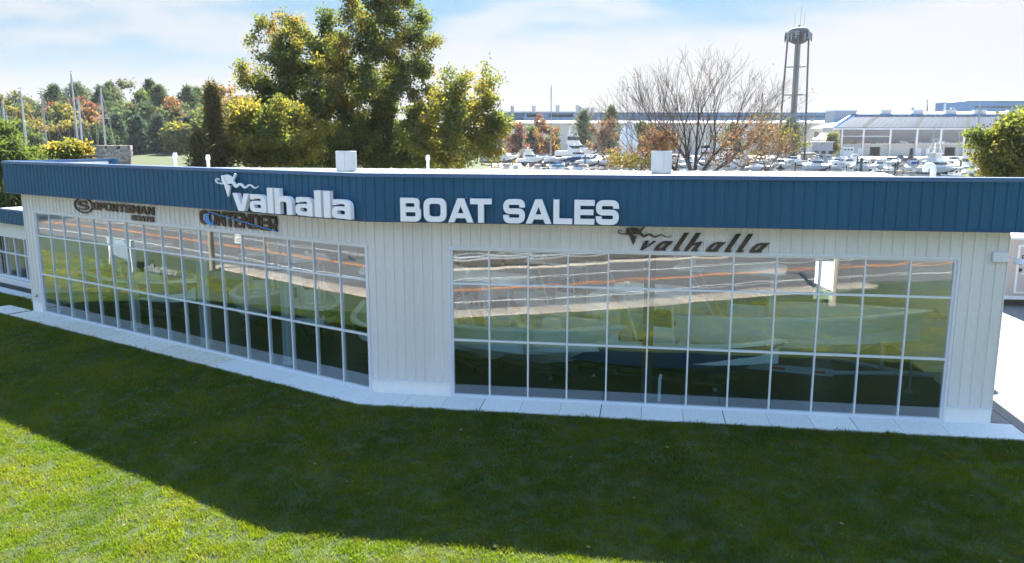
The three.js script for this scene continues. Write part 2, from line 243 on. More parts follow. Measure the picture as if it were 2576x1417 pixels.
for (const k of ['R', 'L']) {
  const f = SIDE[k], win = k === 'R' ? [2.47, 17.01] : [1.03, 22.02];
  for (let s = 0; s < f.len - 0.12; s += W0) {
    const inWin = s > win[0] - 0.2 && s < win[1] - 0.06, p = onF(k, s, 0, 0);
    const last = s + W0 > f.len, m = part(showroom, 'wall_panel', inWin ? panelHead : panelFull, WALLS[Math.floor(s / W0 / 3) % 4], [p.x, p.y, p.z], f.a);
    if (last) m.scale.x = (f.len - s) / W0;
  }
  const D = 0.45, s0 = k === 'R' ? -D * Math.tan(0.2185) : -0.5, s1 = k === 'R' ? LR + 0.26 : LL + D * Math.tan(0.2185);
  for (let s = s0; s < s1 - 0.05; s += W0) { const p = onF(k, s, 0, D), m = part(showroom, 'fascia_panel', fasciaPanel, BLUES[(Math.floor((s + 9) / W0 / 3) * 3) % 5], [p.x, 0, p.z], f.a); if (s + W0 > s1) m.scale.x = (s1 - s) / W0; }
  const g = (a, b, y0, y1, z0, z1) => bx(a, b, y0, y1, z0, z1), place = (name, geo, mat) => { const p = onF(k, 0, 0, 0); return part(showroom, name, geo, mat, [p.x, 0, p.z], f.a); };
  place('coping', [g(s0 + 0.004, s1 - 0.004, 6.92, 7.02, D - 0.06, D + 0.055), g(s0 + 0.004, s1 - 0.004, 7.02, 7.035, D - 0.3, D + 0.06)], M.cap);
  place('fascia_edge', g(s0 + 0.004, s1 - 0.004, 5.565, 5.60, D - 0.08, D + 0.045), std(0.012, 0.05, 0.13, 0.4));
  place('soffit', g(s0, s1, 5.57, 5.59, -0.02, D - 0.085), M.wall);
  place('fascia_back', g(s0 + 0.006, s1 - 0.006, 5.61, 6.9, D - 0.12, D - 0.035), M.white);
  if (k === 'R') { for (const [a, c] of [[-0.01, win[0] - 0.02], [win[1] + 0.02, LR + 0.01]]) { place('plinth', g(a, c, -0.12, 0.44, -0.12, 0.02), M.plinth); place('sill_flashing', g(a, c + 0.008, 0.44, 0.465, -0.05, 0.055), M.trim); } }
  else { for (const [a, c] of [[-0.01, win[0] - 0.02], [win[1] + 0.02, LL - 0.004]]) { place('plinth', g(a, c, -0.12, 0.44, -0.12, 0.02), M.plinth); place('sill_flashing', g(a - (a < 0 ? 0.09 : 0), c, 0.44, 0.465, -0.05, 0.05), M.trim); } }
  place('window_trim', [g(win[0] - 0.07, win[1] + 0.07, HEAD, HEAD + 0.05, -0.06, 0.05), g(win[0] - 0.07, win[0], 0, HEAD, -0.06, 0.05), g(win[1], win[1] + 0.07, 0, HEAD, -0.06, 0.05)], M.trim);
  if (k === 'L') place('corner_panel', [g(win[1] + 0.071, LL + 0.001, 0.467, 5.56, -0.06, 0.004), g(win[0] - 0.13, win[0] - 0.069, 0.467, HEAD, -0.06, 0.008)], M.wall);
  place('corner_trim', k === 'R' ? g(LR - 0.01, LR + 0.012, 0.46, 5.48, -0.12, 0.031) : g(-0.012, 0.10, 0.46, 5.48, -0.12, 0.031), M.wall);
  // glazing: frame, then every pane twice (double glazing), each a little bowed
  const n = k === 'R' ? 12 : 17, w = (win[1] - win[0]) / n, rows = [[0.06, 1.84], [1.84, 3.64], [3.64, HEAD]], fr = [], b = 0.023;
  fr.push(g(win[0], win[1], -0.02, 0.075, -0.13, 0.02), g(win[0], win[1], HEAD - 0.06, HEAD - 0.001, -0.13, 0.01));
  for (let i = 0; i <= n; i++) { const x = win[0] + i * w, a = i === 0 ? 0.001 : -b, c = i === n ? -0.001 : b; fr.push(g(x + a - (i === n ? 0.05 : 0), x + c + (i === 0 ? 0.05 : 0), 0.076, HEAD - 0.061, -0.13, 0.008)); }
  for (const y of [1.84, 3.64]) fr.push(g(win[0] + 0.002, win[1] - 0.002, y - 0.028, y + 0.028, -0.128, 0.005));
  const frame = place('window_frame', fr, M.frame), r = rng(k === 'R' ? 61 : 62), N = 10;
  const glassMat = k === 'R' ? (M.glass = new THREE.MeshPhysicalMaterial({ color: lin(0.77, 0.885, 0.93), roughness: 0, metalness: 0, transmission: 1, thickness: 0, ior: 2.2 })) : M.glass;
  for (let i = 0; i < n; i++) for (const [y0, y1] of rows) {
    for (const [name, z, sg] of [['pane', -0.03, 1], ['inner_pane', -0.056, -0.7]]) {
      const A = sg * (0.0003 + 0.0006 * r()), tx = (r() - 0.5) * 0.0016, ty = (r() - 0.5) * 0.0022, sd = r() * 90, P = [], I = [], U = [], x0 = win[0] + i * w + b - 0.004, x1 = win[0] + (i + 1) * w - b + 0.004;
      for (let q = 0; q <= N; q++) for (let p = 0; p <= N; p++) {
        const u = p / N, v = q / N, x = lerp(x0, x1, u), y = lerp(y0 + 0.02, y1 - 0.02, v), e = (1 - (2 * u - 1) ** 2) * (1 - (2 * v - 1) ** 2);
        P.push(x, y, z + A * e + tx * (x - x0) + ty * (y - y0) + 0.00016 * n2(u * 1.4 + sd, v * 1.6 + sd)); U.push(x, y);
        if (p && q) { const a = q * (N + 1) + p, c = a - N - 1; I.push(c - 1, c, a, c - 1, a, a - 1); }
      }
      part(frame, name, faces(P, I, U), M.glass);
    }
  }
}
{ // roof of standing-seam sheets, running back from the front to the ridge
  const f = SIDE.R, g = (a, z0, z1, y0, y1) => { // strip from a to a + 0.6 along the front, z0..z1 behind it
    const P = []; const q = (s, d, y) => { const p = onF('R', s, y, -d); return [p.x, p.y, p.z]; };
    const w = 0.598, A = q(a, z0, y0), B = q(a + w, z0, y0), Cc = q(a + w, z1, y1), D = q(a, z1, y1), A2 = q(a, z0, y0 + 0.055), D2 = q(a, z1, y1 + 0.055), E2 = q(a + 0.05, z0, y0 + 0.055), F2 = q(a + 0.05, z1, y1 + 0.055), E1 = q(a + 0.075, z0, y0), F1 = q(a + 0.075, z1, y1);
    const lo = (p) => [p[0], p[1] - 0.06, p[2]], tri = (...t) => t.forEach((p) => P.push(...p)), quad = (m, n, o, p) => { tri(m, n, o); tri(m, o, p); };
    quad(E1, B, Cc, F1); quad(E2, E1, F1, F2); quad(A2, E2, F2, D2); quad(lo(A), A2, D2, lo(D)); quad(lo(B), lo(Cc), Cc, B); quad(lo(A), lo(B), B, E1); quad(lo(D), F1, Cc, lo(Cc)); quad(lo(A), lo(D), lo(Cc), lo(B)); tri(lo(A), E1, E2); tri(lo(A), E2, A2);
    const geo = new THREE.BufferGeometry(); geo.setAttribute('position', new THREE.Float32BufferAttribute(P, 3)); geo.computeVertexNormals(); return geo;
  };
  const RIDGE = 15.6, hgt = (d) => 5.78 + 0.046 * d;
  for (let a = -21.6; a < LR + 0.9; a += 0.6) {
    const d0 = a < 0 ? -a * 0.4674 + 0.05 : -0.15;
    part(showroom, 'roof_sheet', g(a, d0, RIDGE, hgt(d0), hgt(RIDGE)), M.roof);
    part(showroom, 'roof_sheet', g(a, RIDGE, RIDGE + 9, hgt(RIDGE), hgt(RIDGE) - 0.4), M.roof);
  }
  // the parapet screen that turns the corner at the far end
  const ret = (s0, s1, d0, d1, y0, y1) => prism([onF('L', s0, 0, d0), onF('L', s1, 0, d0), onF('L', s1, 0, d1), onF('L', s0, 0, d1)].map((p) => [p.x, p.z]), y0, y1);
  part(showroom, 'fascia_return', ret(-0.53, -0.47, 0.47, -4.6, 5.5, 6.92), M.blue); part(showroom, 'return_lining', ret(-0.465, -0.40, 0.4, -4.5, 5.6, 6.9), M.white);
  part(showroom, 'return_coping', ret(-0.56, -0.36, 0.44, -4.62, 6.922, 7.03), M.cap); part(showroom, 'return_end', ret(-0.57, 0.1, -4.63, -4.72, 5.6, 7.03), M.blue);
  // inside
  const pts = [onF('L', 0.05, 0, -0.15), onF('L', LL, 0, -0.15), onF('R', LR - 0.05, 0, -0.15), onF('R', LR - 0.05, 0, -16), onF('R', -8, 0, -19), onF('L', 0.05, 0, -10)].map((p) => [p.x, p.z]);
  part(showroom, 'floor', prism(pts, -0.1, 0.03), std(0.022, 0.029, 0.034, 0.3, { map: mottled(0.5, 10, 2.9) }));
  part(showroom, 'ceiling', prism(pts, 5.3, 5.42), std(0.8, 0.8, 0.79, 0.9));
  const wl = (a, b, y0, y1, mat = 'wallIn') => { const dx = b[0] - a[0], dz = b[1] - a[1], l = Math.hypot(dx, dz), nx = -dz / l * 0.06, nz = dx / l * 0.06; return prism([[a[0] + nx, a[1] + nz], [b[0] + nx, b[1] + nz], [b[0] - nx, b[1] - nz], [a[0] - nx, a[1] - nz]], y0, y1); };
  const inW = std(0.72, 0.72, 0.72, 0.8), bk = (t) => [lerp(pts[3][0], pts[4][0], t), lerp(pts[3][1], pts[4][1], t)];
  part(showroom, 'side_wall', wl(pts[2], pts[3], 0.02, 5.5), M.wall); part(showroom, 'side_wall', wl(pts[5], pts[0], 0.02, 5.5), M.wall);
  part(showroom, 'rear_wall', [wl(pts[4], bk(0.063), 0.03, 5.3), wl(bk(0.0625), bk(0.031), 2.25, 5.3), wl(bk(0.03), pts[3], 0.03, 5.3), wl(pts[5], pts[4], 0.03, 5.3)], inW);
  for (let i = 0; i < 64; i++) { const a = bk(0.085 + i * 0.0142), c = bk(0.085 + i * 0.0142 + 0.003); part(showroom, 'rear_rib', bx(-0.06, 0.06, 0.05, 5.28, 0.061, 0.13), inW, [a[0], 0, a[1]], Math.atan2(-(c[1] - a[1]), c[0] - a[0]) + Math.PI); }
  // ceiling lamps that show as small bright spots on the boats
  const glow = new THREE.MeshStandardMaterial({ color: lin(0.8, 0.8, 0.8), emissive: lin(1, 0.98, 0.94), emissiveIntensity: 0.5 });
  const lampAt = (k, s, d) => { const p = onF(k, s, 5.27, -d), m = part(showroom, 'ceiling_lamp', bx(-0.6, 0.6, -0.03, 0.02, -0.2, 0.2), glow, [p.x, p.y, p.z], SIDE[k].a), l = new THREE.RectAreaLight(lin(1, 0.97, 0.92), 2.0, 1.2, 0.4); l.position.set(p.x, p.y - 0.04, p.z); l.rotation.set(-Math.PI / 2, 0, SIDE[k].a); scene.add(l); };
  for (const s of [3, 8, 13, 16.6]) for (const d of [2.6, 7]) lampAt('R', s, d);
  for (const s of [4, 9, 14, 19]) for (const d of [2.4, 6.4]) if (s > 4 || d < 5) lampAt('L', s, d);
  const col = std(0.55, 0.56, 0.56, 0.6);
  for (const [k, s, d] of [['L', 12.6, -0.55], ['L', 7.6, -0.6], ['L', 17.4, -0.6]]) { const p = onF(k, s, 0, d); part(showroom, 'column', [bx(-0.15, 0.15, 0.03, 5.3, -0.012, 0.012), bx(-0.15, -0.125, 0.03, 5.3, -0.15, 0.15), bx(0.125, 0.15, 0.03, 5.3, -0.15, 0.15), bx(-0.19, 0.19, 0.03, 0.06, -0.19, 0.19)], col, [p.x, 0, p.z], SIDE.L.a); }
  { const p = onF('R', 8.55, 0, -0.5); part(showroom, 'column', [bx(-0.16, 0.16, 0.03, 5.3, -0.14, 0.14), bx(-0.2, 0.2, 0.031, 0.06, -0.18, 0.18)], M.dark, [p.x, 0, p.z], SIDE.R.a); }
  { const p = onF('R', 8.95, 0, -0.42); part(showroom, 'downpipe', [rod(V(0, 0.03, 0), V(0, 0.75, 0), 0.05), rod(V(0, 0.75, 0), V(0.04, 0.9, 0), 0.05)], M.white, [p.x, 0, p.z]); }
  // fittings on the wall
  const tapP = onF('L', 0.55, 0.75, 0.03), tap = part(showroom, 'wall_tap', [bx(-0.05, 0.05, -0.05, 0.09, 0, 0.06), rod(V(0, 0.03, 0.05), V(0, -0.04, 0.14), 0.02)], M.galv, [tapP.x, tapP.y, tapP.z], SIDE.L.a);
}
// things that stand on the roof
function lathe(pts, n = 24) { return new THREE.LatheGeometry(pts.map((p) => new THREE.Vector2(p[0], p[1])), n); }
{
  const fan = (name, x, yTop, yMid, dist, label) => {
    const p = at(x, yTop, dist), k = mpp(Math.hypot(dist)), r = 25 * k, h = (yMid - yTop) * k * 1.02, t = thing(name, label, 'roof fan', [p.x, p.y - h - 0.75, p.z], 0.05, 'drum fans on the showroom roof');
    part(t, 'curb', bx(-r * 1.06, r * 1.06, 0, 0.58, -r, r), M.galv); part(t, 'curb_cap', bx(-r * 1.12, r * 1.12, 0.58, 0.63, -r * 1.06, r * 1.06), M.galv);
    const d = part(t, 'drum', lathe([[r * 0.8, 0.63], [r * 0.98, 0.64], [r, 0.7], [r, 0.75 + h - 0.03], [r * 0.97, 0.75 + h], [r * 0.9, 0.75 + h], [r * 0.9, 0.72 + h]], 32), M.galv);
    part(d, 'seam', bx(-0.014, 0.014, 0.66, 0.74 + h, r - 0.006, r + 0.012), M.steel); part(d, 'latch', bx(r * 0.68, r * 0.75, 0.9, 0.98, r * 0.6, r * 0.72), M.steel); part(t, 'fan_disc', new THREE.CylinderGeometry(r * 0.89, r * 0.89, 0.02, 24).translate(0, 0.6 + h, 0), M.steel);
  };
  fan('roof_fan', 870, 380, 421, 33, 'round galvanised roof fan standing in front of the big oak');
  fan('roof_fan', 1665, 380, 425, 31, 'round galvanised roof fan standing in front of the bare tree trunk');
  const vent = (x, y0, y1, dist, label) => { const p = at(x, y0, dist), k = mpp(dist), h = (y1 - y0) * k + 0.25, r = 5.2 * k, t = thing('vent_pipe', label, 'vent pipe', [p.x, p.y - h, p.z], 0, 'white vent pipes on the roof');
    part(t, 'pipe', new THREE.CylinderGeometry(r * 0.72, r * 0.72, h, 14).translate(0, h / 2, 0), M.white); part(t, 'cap', lathe([[r * 0.72, h - r * 2.4], [r * 1.05, h - r * 2.3], [r * 1.05, h - r * 0.9], [r * 0.85, h - r * 0.9], [r * 0.85, h - r * 0.2], [r * 0.6, h], [0, h]], 14), M.white); };
  vent(439, 384, 420, 47, 'white capped vent pipe standing between the stone turret and the cedar'); vent(522, 389, 423, 43, 'white capped vent pipe standing before the tall cedar'); vent(1076, 390, 438, 30.5, 'white capped vent pipe right of the drum fan in the middle of the roof');
  const goose = (x, y0, y1, w, dist, label) => { const p = at(x, y0, dist), k = mpp(dist), h = (y1 - y0) * k + 0.35, r = w * k * 0.21, R = w * k * 0.29, t = thing('gooseneck_vent', label, 'roof vent', [p.x, p.y - h, p.z], 0);
    const c = new THREE.CatmullRomCurve3([V(R, 0, 0), V(R, h - R - r, 0), V(R * 0.75, h - R * 0.4 - r, 0), V(0, h - r, 0), V(-R * 0.75, h - R * 0.4 - r, 0), V(-R, h - R - r, 0), V(-R, h - R * 1.7 - r, 0)]); part(t, 'bent_duct', new THREE.TubeGeometry(c, 28, r, 14), M.white); part(t, 'collar', new THREE.CylinderGeometry(r * 1.35, r * 1.5, 0.12, 14).translate(R, 0.06, 0), M.galv); };
  goose(983, 423, 436, 20, 30, 'small low gooseneck vent between the drum fan and the vent pipe'); goose(2340, 408, 443, 30, 36, 'large white gooseneck vent near the end of the roof');
  // wall lamp at the corner
  const p = onF('R', LR - 0.28, 4.72, 0.02), t = thing('wall_lamp', 'grey security lamp with box and round shade on the wall corner by the apron', 'wall lamp', p, SIDE.R.a);
  part(t, 'junction_box', bx(-0.14, 0.26, 0, 0.26, 0.012, 0.1), M.trim); part(t, 'arm', rod(V(0.26, 0.16, 0.06), V(0.5, 0.07, 0.06), 0.03), M.trim); part(t, 'lamp_shade', lathe([[0.04, 0.09], [0.1, 0.06], [0.17, -0.02], [0.17, -0.05], [0, -0.05]], 18).translate(0.55, 0, 0.06), M.trim);
}
// the lower building beyond the far end
{
  const t = thing('low_building', 'low white building with blue roof edge beyond the far corner of the showroom', 'building');
  const a = SIDE.L.a - 0.02, o = onF('L', -9.5, 0, -2.7), add = (n, g, m, par = t) => { const q = part(par, n, g, m); q.position.copy(o); q.rotation.y = a; return q; };
  const sub = (par, n, g, m) => part(par, n, g, m);
  add('wall', [bx(0, 9.3, -0.1, 0.40, -0.3, 0), bx(0, 9.3, 2.75, 3.5, -0.3, 0), bx(0, 9.3, -0.1, 3.5, -6, -5.8)], M.wall);
  for (let i = 0; i < 62; i++) add('fascia_panel', bx(i * 0.15 + 0.004, i * 0.15 + 0.146, 3.5, 4.22, 0.3, 0.33 + (i % 2) * 0.014), M.blue);
  add('fascia_cap', bx(-0.1, 9.4, 4.221, 4.3, 0.2, 0.38), M.cap);
  add('roof', bx(0, 9.35, 4.05, 4.18, -14, 0.29), M.roof);
  const seat = add('brick_base', bx(0, 9.3, -0.1, 0.4, 0.004, 0.1), std(0.55, 0.56, 0.6, 0.8));
  for (let r = 0; r < 3; r++) for (let i = 0; i < 34; i++) sub(seat, 'brick', bx(i * 0.27 + (r % 2) * 0.13, i * 0.27 + 0.255 + (r % 2) * 0.13, -0.02 + r * 0.12, 0.09 + r * 0.12, 0.05, 0.115 + ((i * 7 + r * 3) % 3) * 0.003), M.plinth);
  const fr = add('window_frame', [bx(0, 9.3, 0.40, 0.50, -0.2, 0.02), bx(0, 9.3, 2.68, 2.75, -0.2, 0.02), bx(0, 9.3, 1.74, 1.81, -0.19, 0.015), ...[...Array(9)].map((_, i) => bx(9.2 - i * 1.16 - 0.035, 9.2 - i * 1.16 + 0.035, 0.501, 2.679, -0.2, 0.018))], M.frame);
  for (let i = 0; i < 7; i++) for (const [y0, y1] of [[0.48, 1.76], [1.78, 2.7]]) sub(fr, 'pane', new THREE.PlaneGeometry(1.1, y1 - y0).translate(9.2 - (i + 0.5) * 1.16, (y0 + y1) / 2, -0.06), M.glass);
  add('room_back', [bx(0, 9.3, 0, 3.7, -4.5, -4.4), bx(0, 9.3, -0.05, 0.02, -4.4, -0.3), bx(9.31, 9.36, 0, 3.7, -4.4, -0.3), bx(-0.06, -0.01, 0, 3.7, -4.4, -0.3), bx(0, 9.3, 3.6, 3.69, -4.4, -0.3)], std(0.3, 0.3, 0.3, 0.9));
  add('roof_pipe', [rod(V(6.5, 4.4, -3.2), V(9.2, 4.4, -3.1), 0.03), bx(7.9, 8.5, 4.185, 4.36, -3.4, -3.1)], M.steel);
  const bed = solo('planting_bed', prism([[-0.2, 0.13], [9.3, 0.13], [9.3, 0.69], [-0.2, 0.69]], -0.06, 0.03), std(0.09, 0.075, 0.065, 0.95, { map: mottled(0.9, 24, 3.9) }), undefined, undefined, undefined, 'structure'); bed.position.copy(o); bed.rotation.y = a;
}
// ---------- lettering ----------
function roundPath(target, pts) { // [x, y, corner radius]
  const n = pts.length;
  pts.forEach((p, i) => {
    const a = pts[(i + n - 1) % n], b = pts[(i + 1) % n], r = p[2] ?? 0, la = Math.hypot(a[0] - p[0], a[1] - p[1]), lb = Math.hypot(b[0] - p[0], b[1] - p[1]), ra = Math.min(r, la * 0.5), rb = Math.min(r, lb * 0.5);
    const x0 = p[0] + (a[0] - p[0]) / la * ra, y0 = p[1] + (a[1] - p[1]) / la * ra, x1 = p[0] + (b[0] - p[0]) / lb * rb, y1 = p[1] + (b[1] - p[1]) / lb * rb;
    if (i) target.lineTo(x0, y0); else target.moveTo(x0, y0);
    if (r) target.quadraticCurveTo(p[0], p[1], x1, y1);
  });
  target.closePath(); return target;
}
function outline(pts, holes = []) { const s = roundPath(new THREE.Shape(), pts); for (const h of holes) s.holes.push(roundPath(new THREE.Path(), h)); return s; }
function thick(points, w, taper = () => 1) { // outline of a line with width
  const L = [], Rr = [], n = points.length;
  points.forEach((p, i) => { const a = points[Math.max(0, i - 1)], b = points[Math.min(n - 1, i + 1)], dx = b[0] - a[0], dy = b[1] - a[1], l = Math.hypot(dx, dy) || 1, h = w / 2 * taper(i / (n - 1)); L.push([p[0] - dy / l * h, p[1] + dx / l * h]); Rr.push([p[0] + dy / l * h, p[1] - dx / l * h]); });
  return outline([...L, ...Rr.reverse()]);
}
function bend(pts, k = 6) { // rounds the corners [x, y, r] of an open line
  const o = [];
  pts.forEach((p, i) => {
    if (!i || i === pts.length - 1 || !p[2]) return o.push([p[0], p[1]]);
    const a = pts[i - 1], b = pts[i + 1], la = Math.hypot(a[0] - p[0], a[1] - p[1]), lb = Math.hypot(b[0] - p[0], b[1] - p[1]), r = p[2];
    for (let j = 0; j <= k; j++) { const t = j / k, A = [p[0] + (a[0] - p[0]) / la * r, p[1] + (a[1] - p[1]) / la * r], B = [p[0] + (b[0] - p[0]) / lb * r, p[1] + (b[1] - p[1]) / lb * r]; o.push([(1 - t) ** 2 * A[0] + 2 * t * (1 - t) * p[0] + t * t * B[0], (1 - t) ** 2 * A[1] + 2 * t * (1 - t) * p[1] + t * t * B[1]]); }
  });
  return o;
}
const rect = (x0, y0, x1, y1, r = 0) => [[x0, y0, r], [x1, y0, r], [x1, y1, r], [x0, y1, r]];
// capitals one unit high: width, shape
const CAPS = {
  B: [0.93, () => outline([[0, 0], [0.93, 0, 0.3], [0.93, 0.54, 0.18], [0.86, 0.54], [0.88, 1, 0.3], [0, 1]], [rect(0.24, 0.22, 0.69, 0.4, 0.05), rect(0.24, 0.62, 0.65, 0.78, 0.05)])],
  O: [0.98, () => outline(rect(0, 0, 0.98, 1, 0.34), [rect(0.24, 0.23, 0.74, 0.77, 0.14)])],
  A: [1.05, () => outline([[0, 0], [0.25, 0], [0.325, 0.18], [0.725, 0.18], [0.8, 0], [1.05, 0], [0.66, 1], [0.39, 1]], [[[0.40, 0.38], [0.65, 0.38], [0.525, 0.7]]])],
  T: [0.9, () => outline([[0.33, 0], [0.57, 0], [0.57, 0.77], [0.9, 0.77], [0.9, 1], [0, 1], [0, 0.77], [0.33, 0.77]])],
  S: [0.9, () => thick(bend([[0.785, 0.66], [0.785, 0.885, 0.16], [0.115, 0.885, 0.19], [0.115, 0.5, 0.17], [0.785, 0.5, 0.17], [0.785, 0.115, 0.19], [0.115, 0.115, 0.16], [0.115, 0.34]]), 0.23)],
  L: [0.78, () => outline([[0, 0], [0.78, 0], [0.78, 0.23], [0.24, 0.23], [0.24, 1], [0, 1]])],
  E: [0.82, () => outline([[0, 0], [0.82, 0], [0.82, 0.23], [0.24, 0.23], [0.24, 0.39], [0.78, 0.39], [0.78, 0.61], [0.24, 0.61], [0.24, 0.77], [0.82, 0.77], [0.82, 1], [0, 1]])],
  P: [0.88, () => outline([[0, 0], [0.25, 0], [0.25, 0.28], [0.88, 0.28, 0.25], [0.88, 1, 0.25], [0, 1]], [rect(0.25, 0.49, 0.64, 0.79, 0.06)])],
  R: [0.9, () => outline([[0, 0], [0.25, 0], [0.25, 0.28], [0.42, 0.28], [0.66, 0], [0.95, 0], [0.7, 0.3], [0.88, 0.34, 0.1], [0.88, 1, 0.22], [0, 1]], [rect(0.25, 0.5, 0.64, 0.79, 0.06)])],
  M: [1.1, () => outline([[0, 0], [0.24, 0], [0.24, 0.56], [0.55, 0.1], [0.86, 0.56], [0.86, 0], [1.1, 0], [1.1, 1], [0.87, 1], [0.55, 0.5], [0.23, 1], [0, 1]])],
  N: [0.95, () => outline([[0, 0], [0.25, 0], [0.25, 0.55], [0.70, 0], [0.95, 0], [0.95, 1], [0.70, 1], [0.70, 0.45], [0.25, 1], [0, 1]])],
  C: [0.92, () => thick(bend([[0.79, 0.36], [0.79, 0.13, 0.2], [0.13, 0.13, 0.3], [0.13, 0.87, 0.3], [0.79, 0.87, 0.2], [0.79, 0.64]]), 0.26)],
  D: [0.92, () => outline([[0, 0], [0.92, 0, 0.4], [0.92, 1, 0.4], [0, 1]], [rect(0.25, 0.22, 0.66, 0.78, 0.16)])],
};
// small letters, body height one unit
const LOW = {
  v: [1, () => outline([[0.33, 0], [0.68, 0], [1, 1], [0.7, 1], [0.51, 0.3], [0.31, 1], [0, 1]])],
  a: [1, () => outline([[0.73, 0], [1, 0], [1, 1, 0.42], [0.04, 1, 0.12], [0.04, 0.7], [0.26, 0.7, 0.03], [0.28, 0.77], [0.7, 0.77, 0.08], [0.7, 0.64], [0, 0.64, 0.28], [0, 0.02, 0.26], [0.7, 0.02]], [rect(0.27, 0.23, 0.7, 0.44, 0.12)])],
  l: [0.3, () => outline(rect(0, 0, 0.3, 1.4))],
  h: [1, () => outline([[0, 0], [0.3, 0], [0.3, 0.7, 0.16], [0.69, 0.7, 0.16], [0.69, 0], [1, 0], [1, 1, 0.42], [0.32, 1, 0.1], [0.3, 0.9], [0.3, 1.4], [0, 1.4]])],
};
// slanted script letters
const SCRIPT = {
  v: [1.0, () => outline([[0.02, 0], [0.3, 0], [0.95, 0.96], [0.62, 1], [0.62, 0.86], [0.34, 0.44], [0.28, 1], [-0.06, 1]])],
  a: [1.0, () => outline([[0.06, 0, 0.1], [0.5, 0.0], [0.58, 0.08], [0.6, 0], [0.9, 0], [0.96, 0.17], [0.86, 0.17], [1.02, 0.86], [1.06, 1], [0.3, 1, 0.2], [0.04, 0.6, 0.2]], [[[0.32, 0.22, 0.06], [0.52, 0.22, 0.05], [0.62, 0.78, 0.05], [0.44, 0.78, 0.06]]])],
  l: [0.5, () => outline([[0, 0], [0.5, 0], [0.58, 0.17], [0.36, 0.17], [0.36, 1.9], [-0.02, 1.9]])],
  h: [1.0, () => outline([[0, 0], [0.28, 0], [0.34, 0.55], [0.55, 0.68], [0.5, 0], [0.92, 0], [0.98, 0.17], [0.82, 0.17], [0.86, 1], [0.6, 1], [0.36, 0.78], [0.36, 1.9], [0, 1.9]])],
};
function letterGeo(shape, sx, sy, depth, bevel, slant = 0) {
  const g = new THREE.ExtrudeGeometry(shape, { depth: 1, bevelEnabled: false, curveSegments: 6 });
  g.applyMatrix4(new THREE.Matrix4().set(sx, slant * sy, 0, 0, 0, sy, 0, 0, 0, 0, depth, 0, 0, 0, 0, 1)); g.computeVertexNormals(); return g;
}
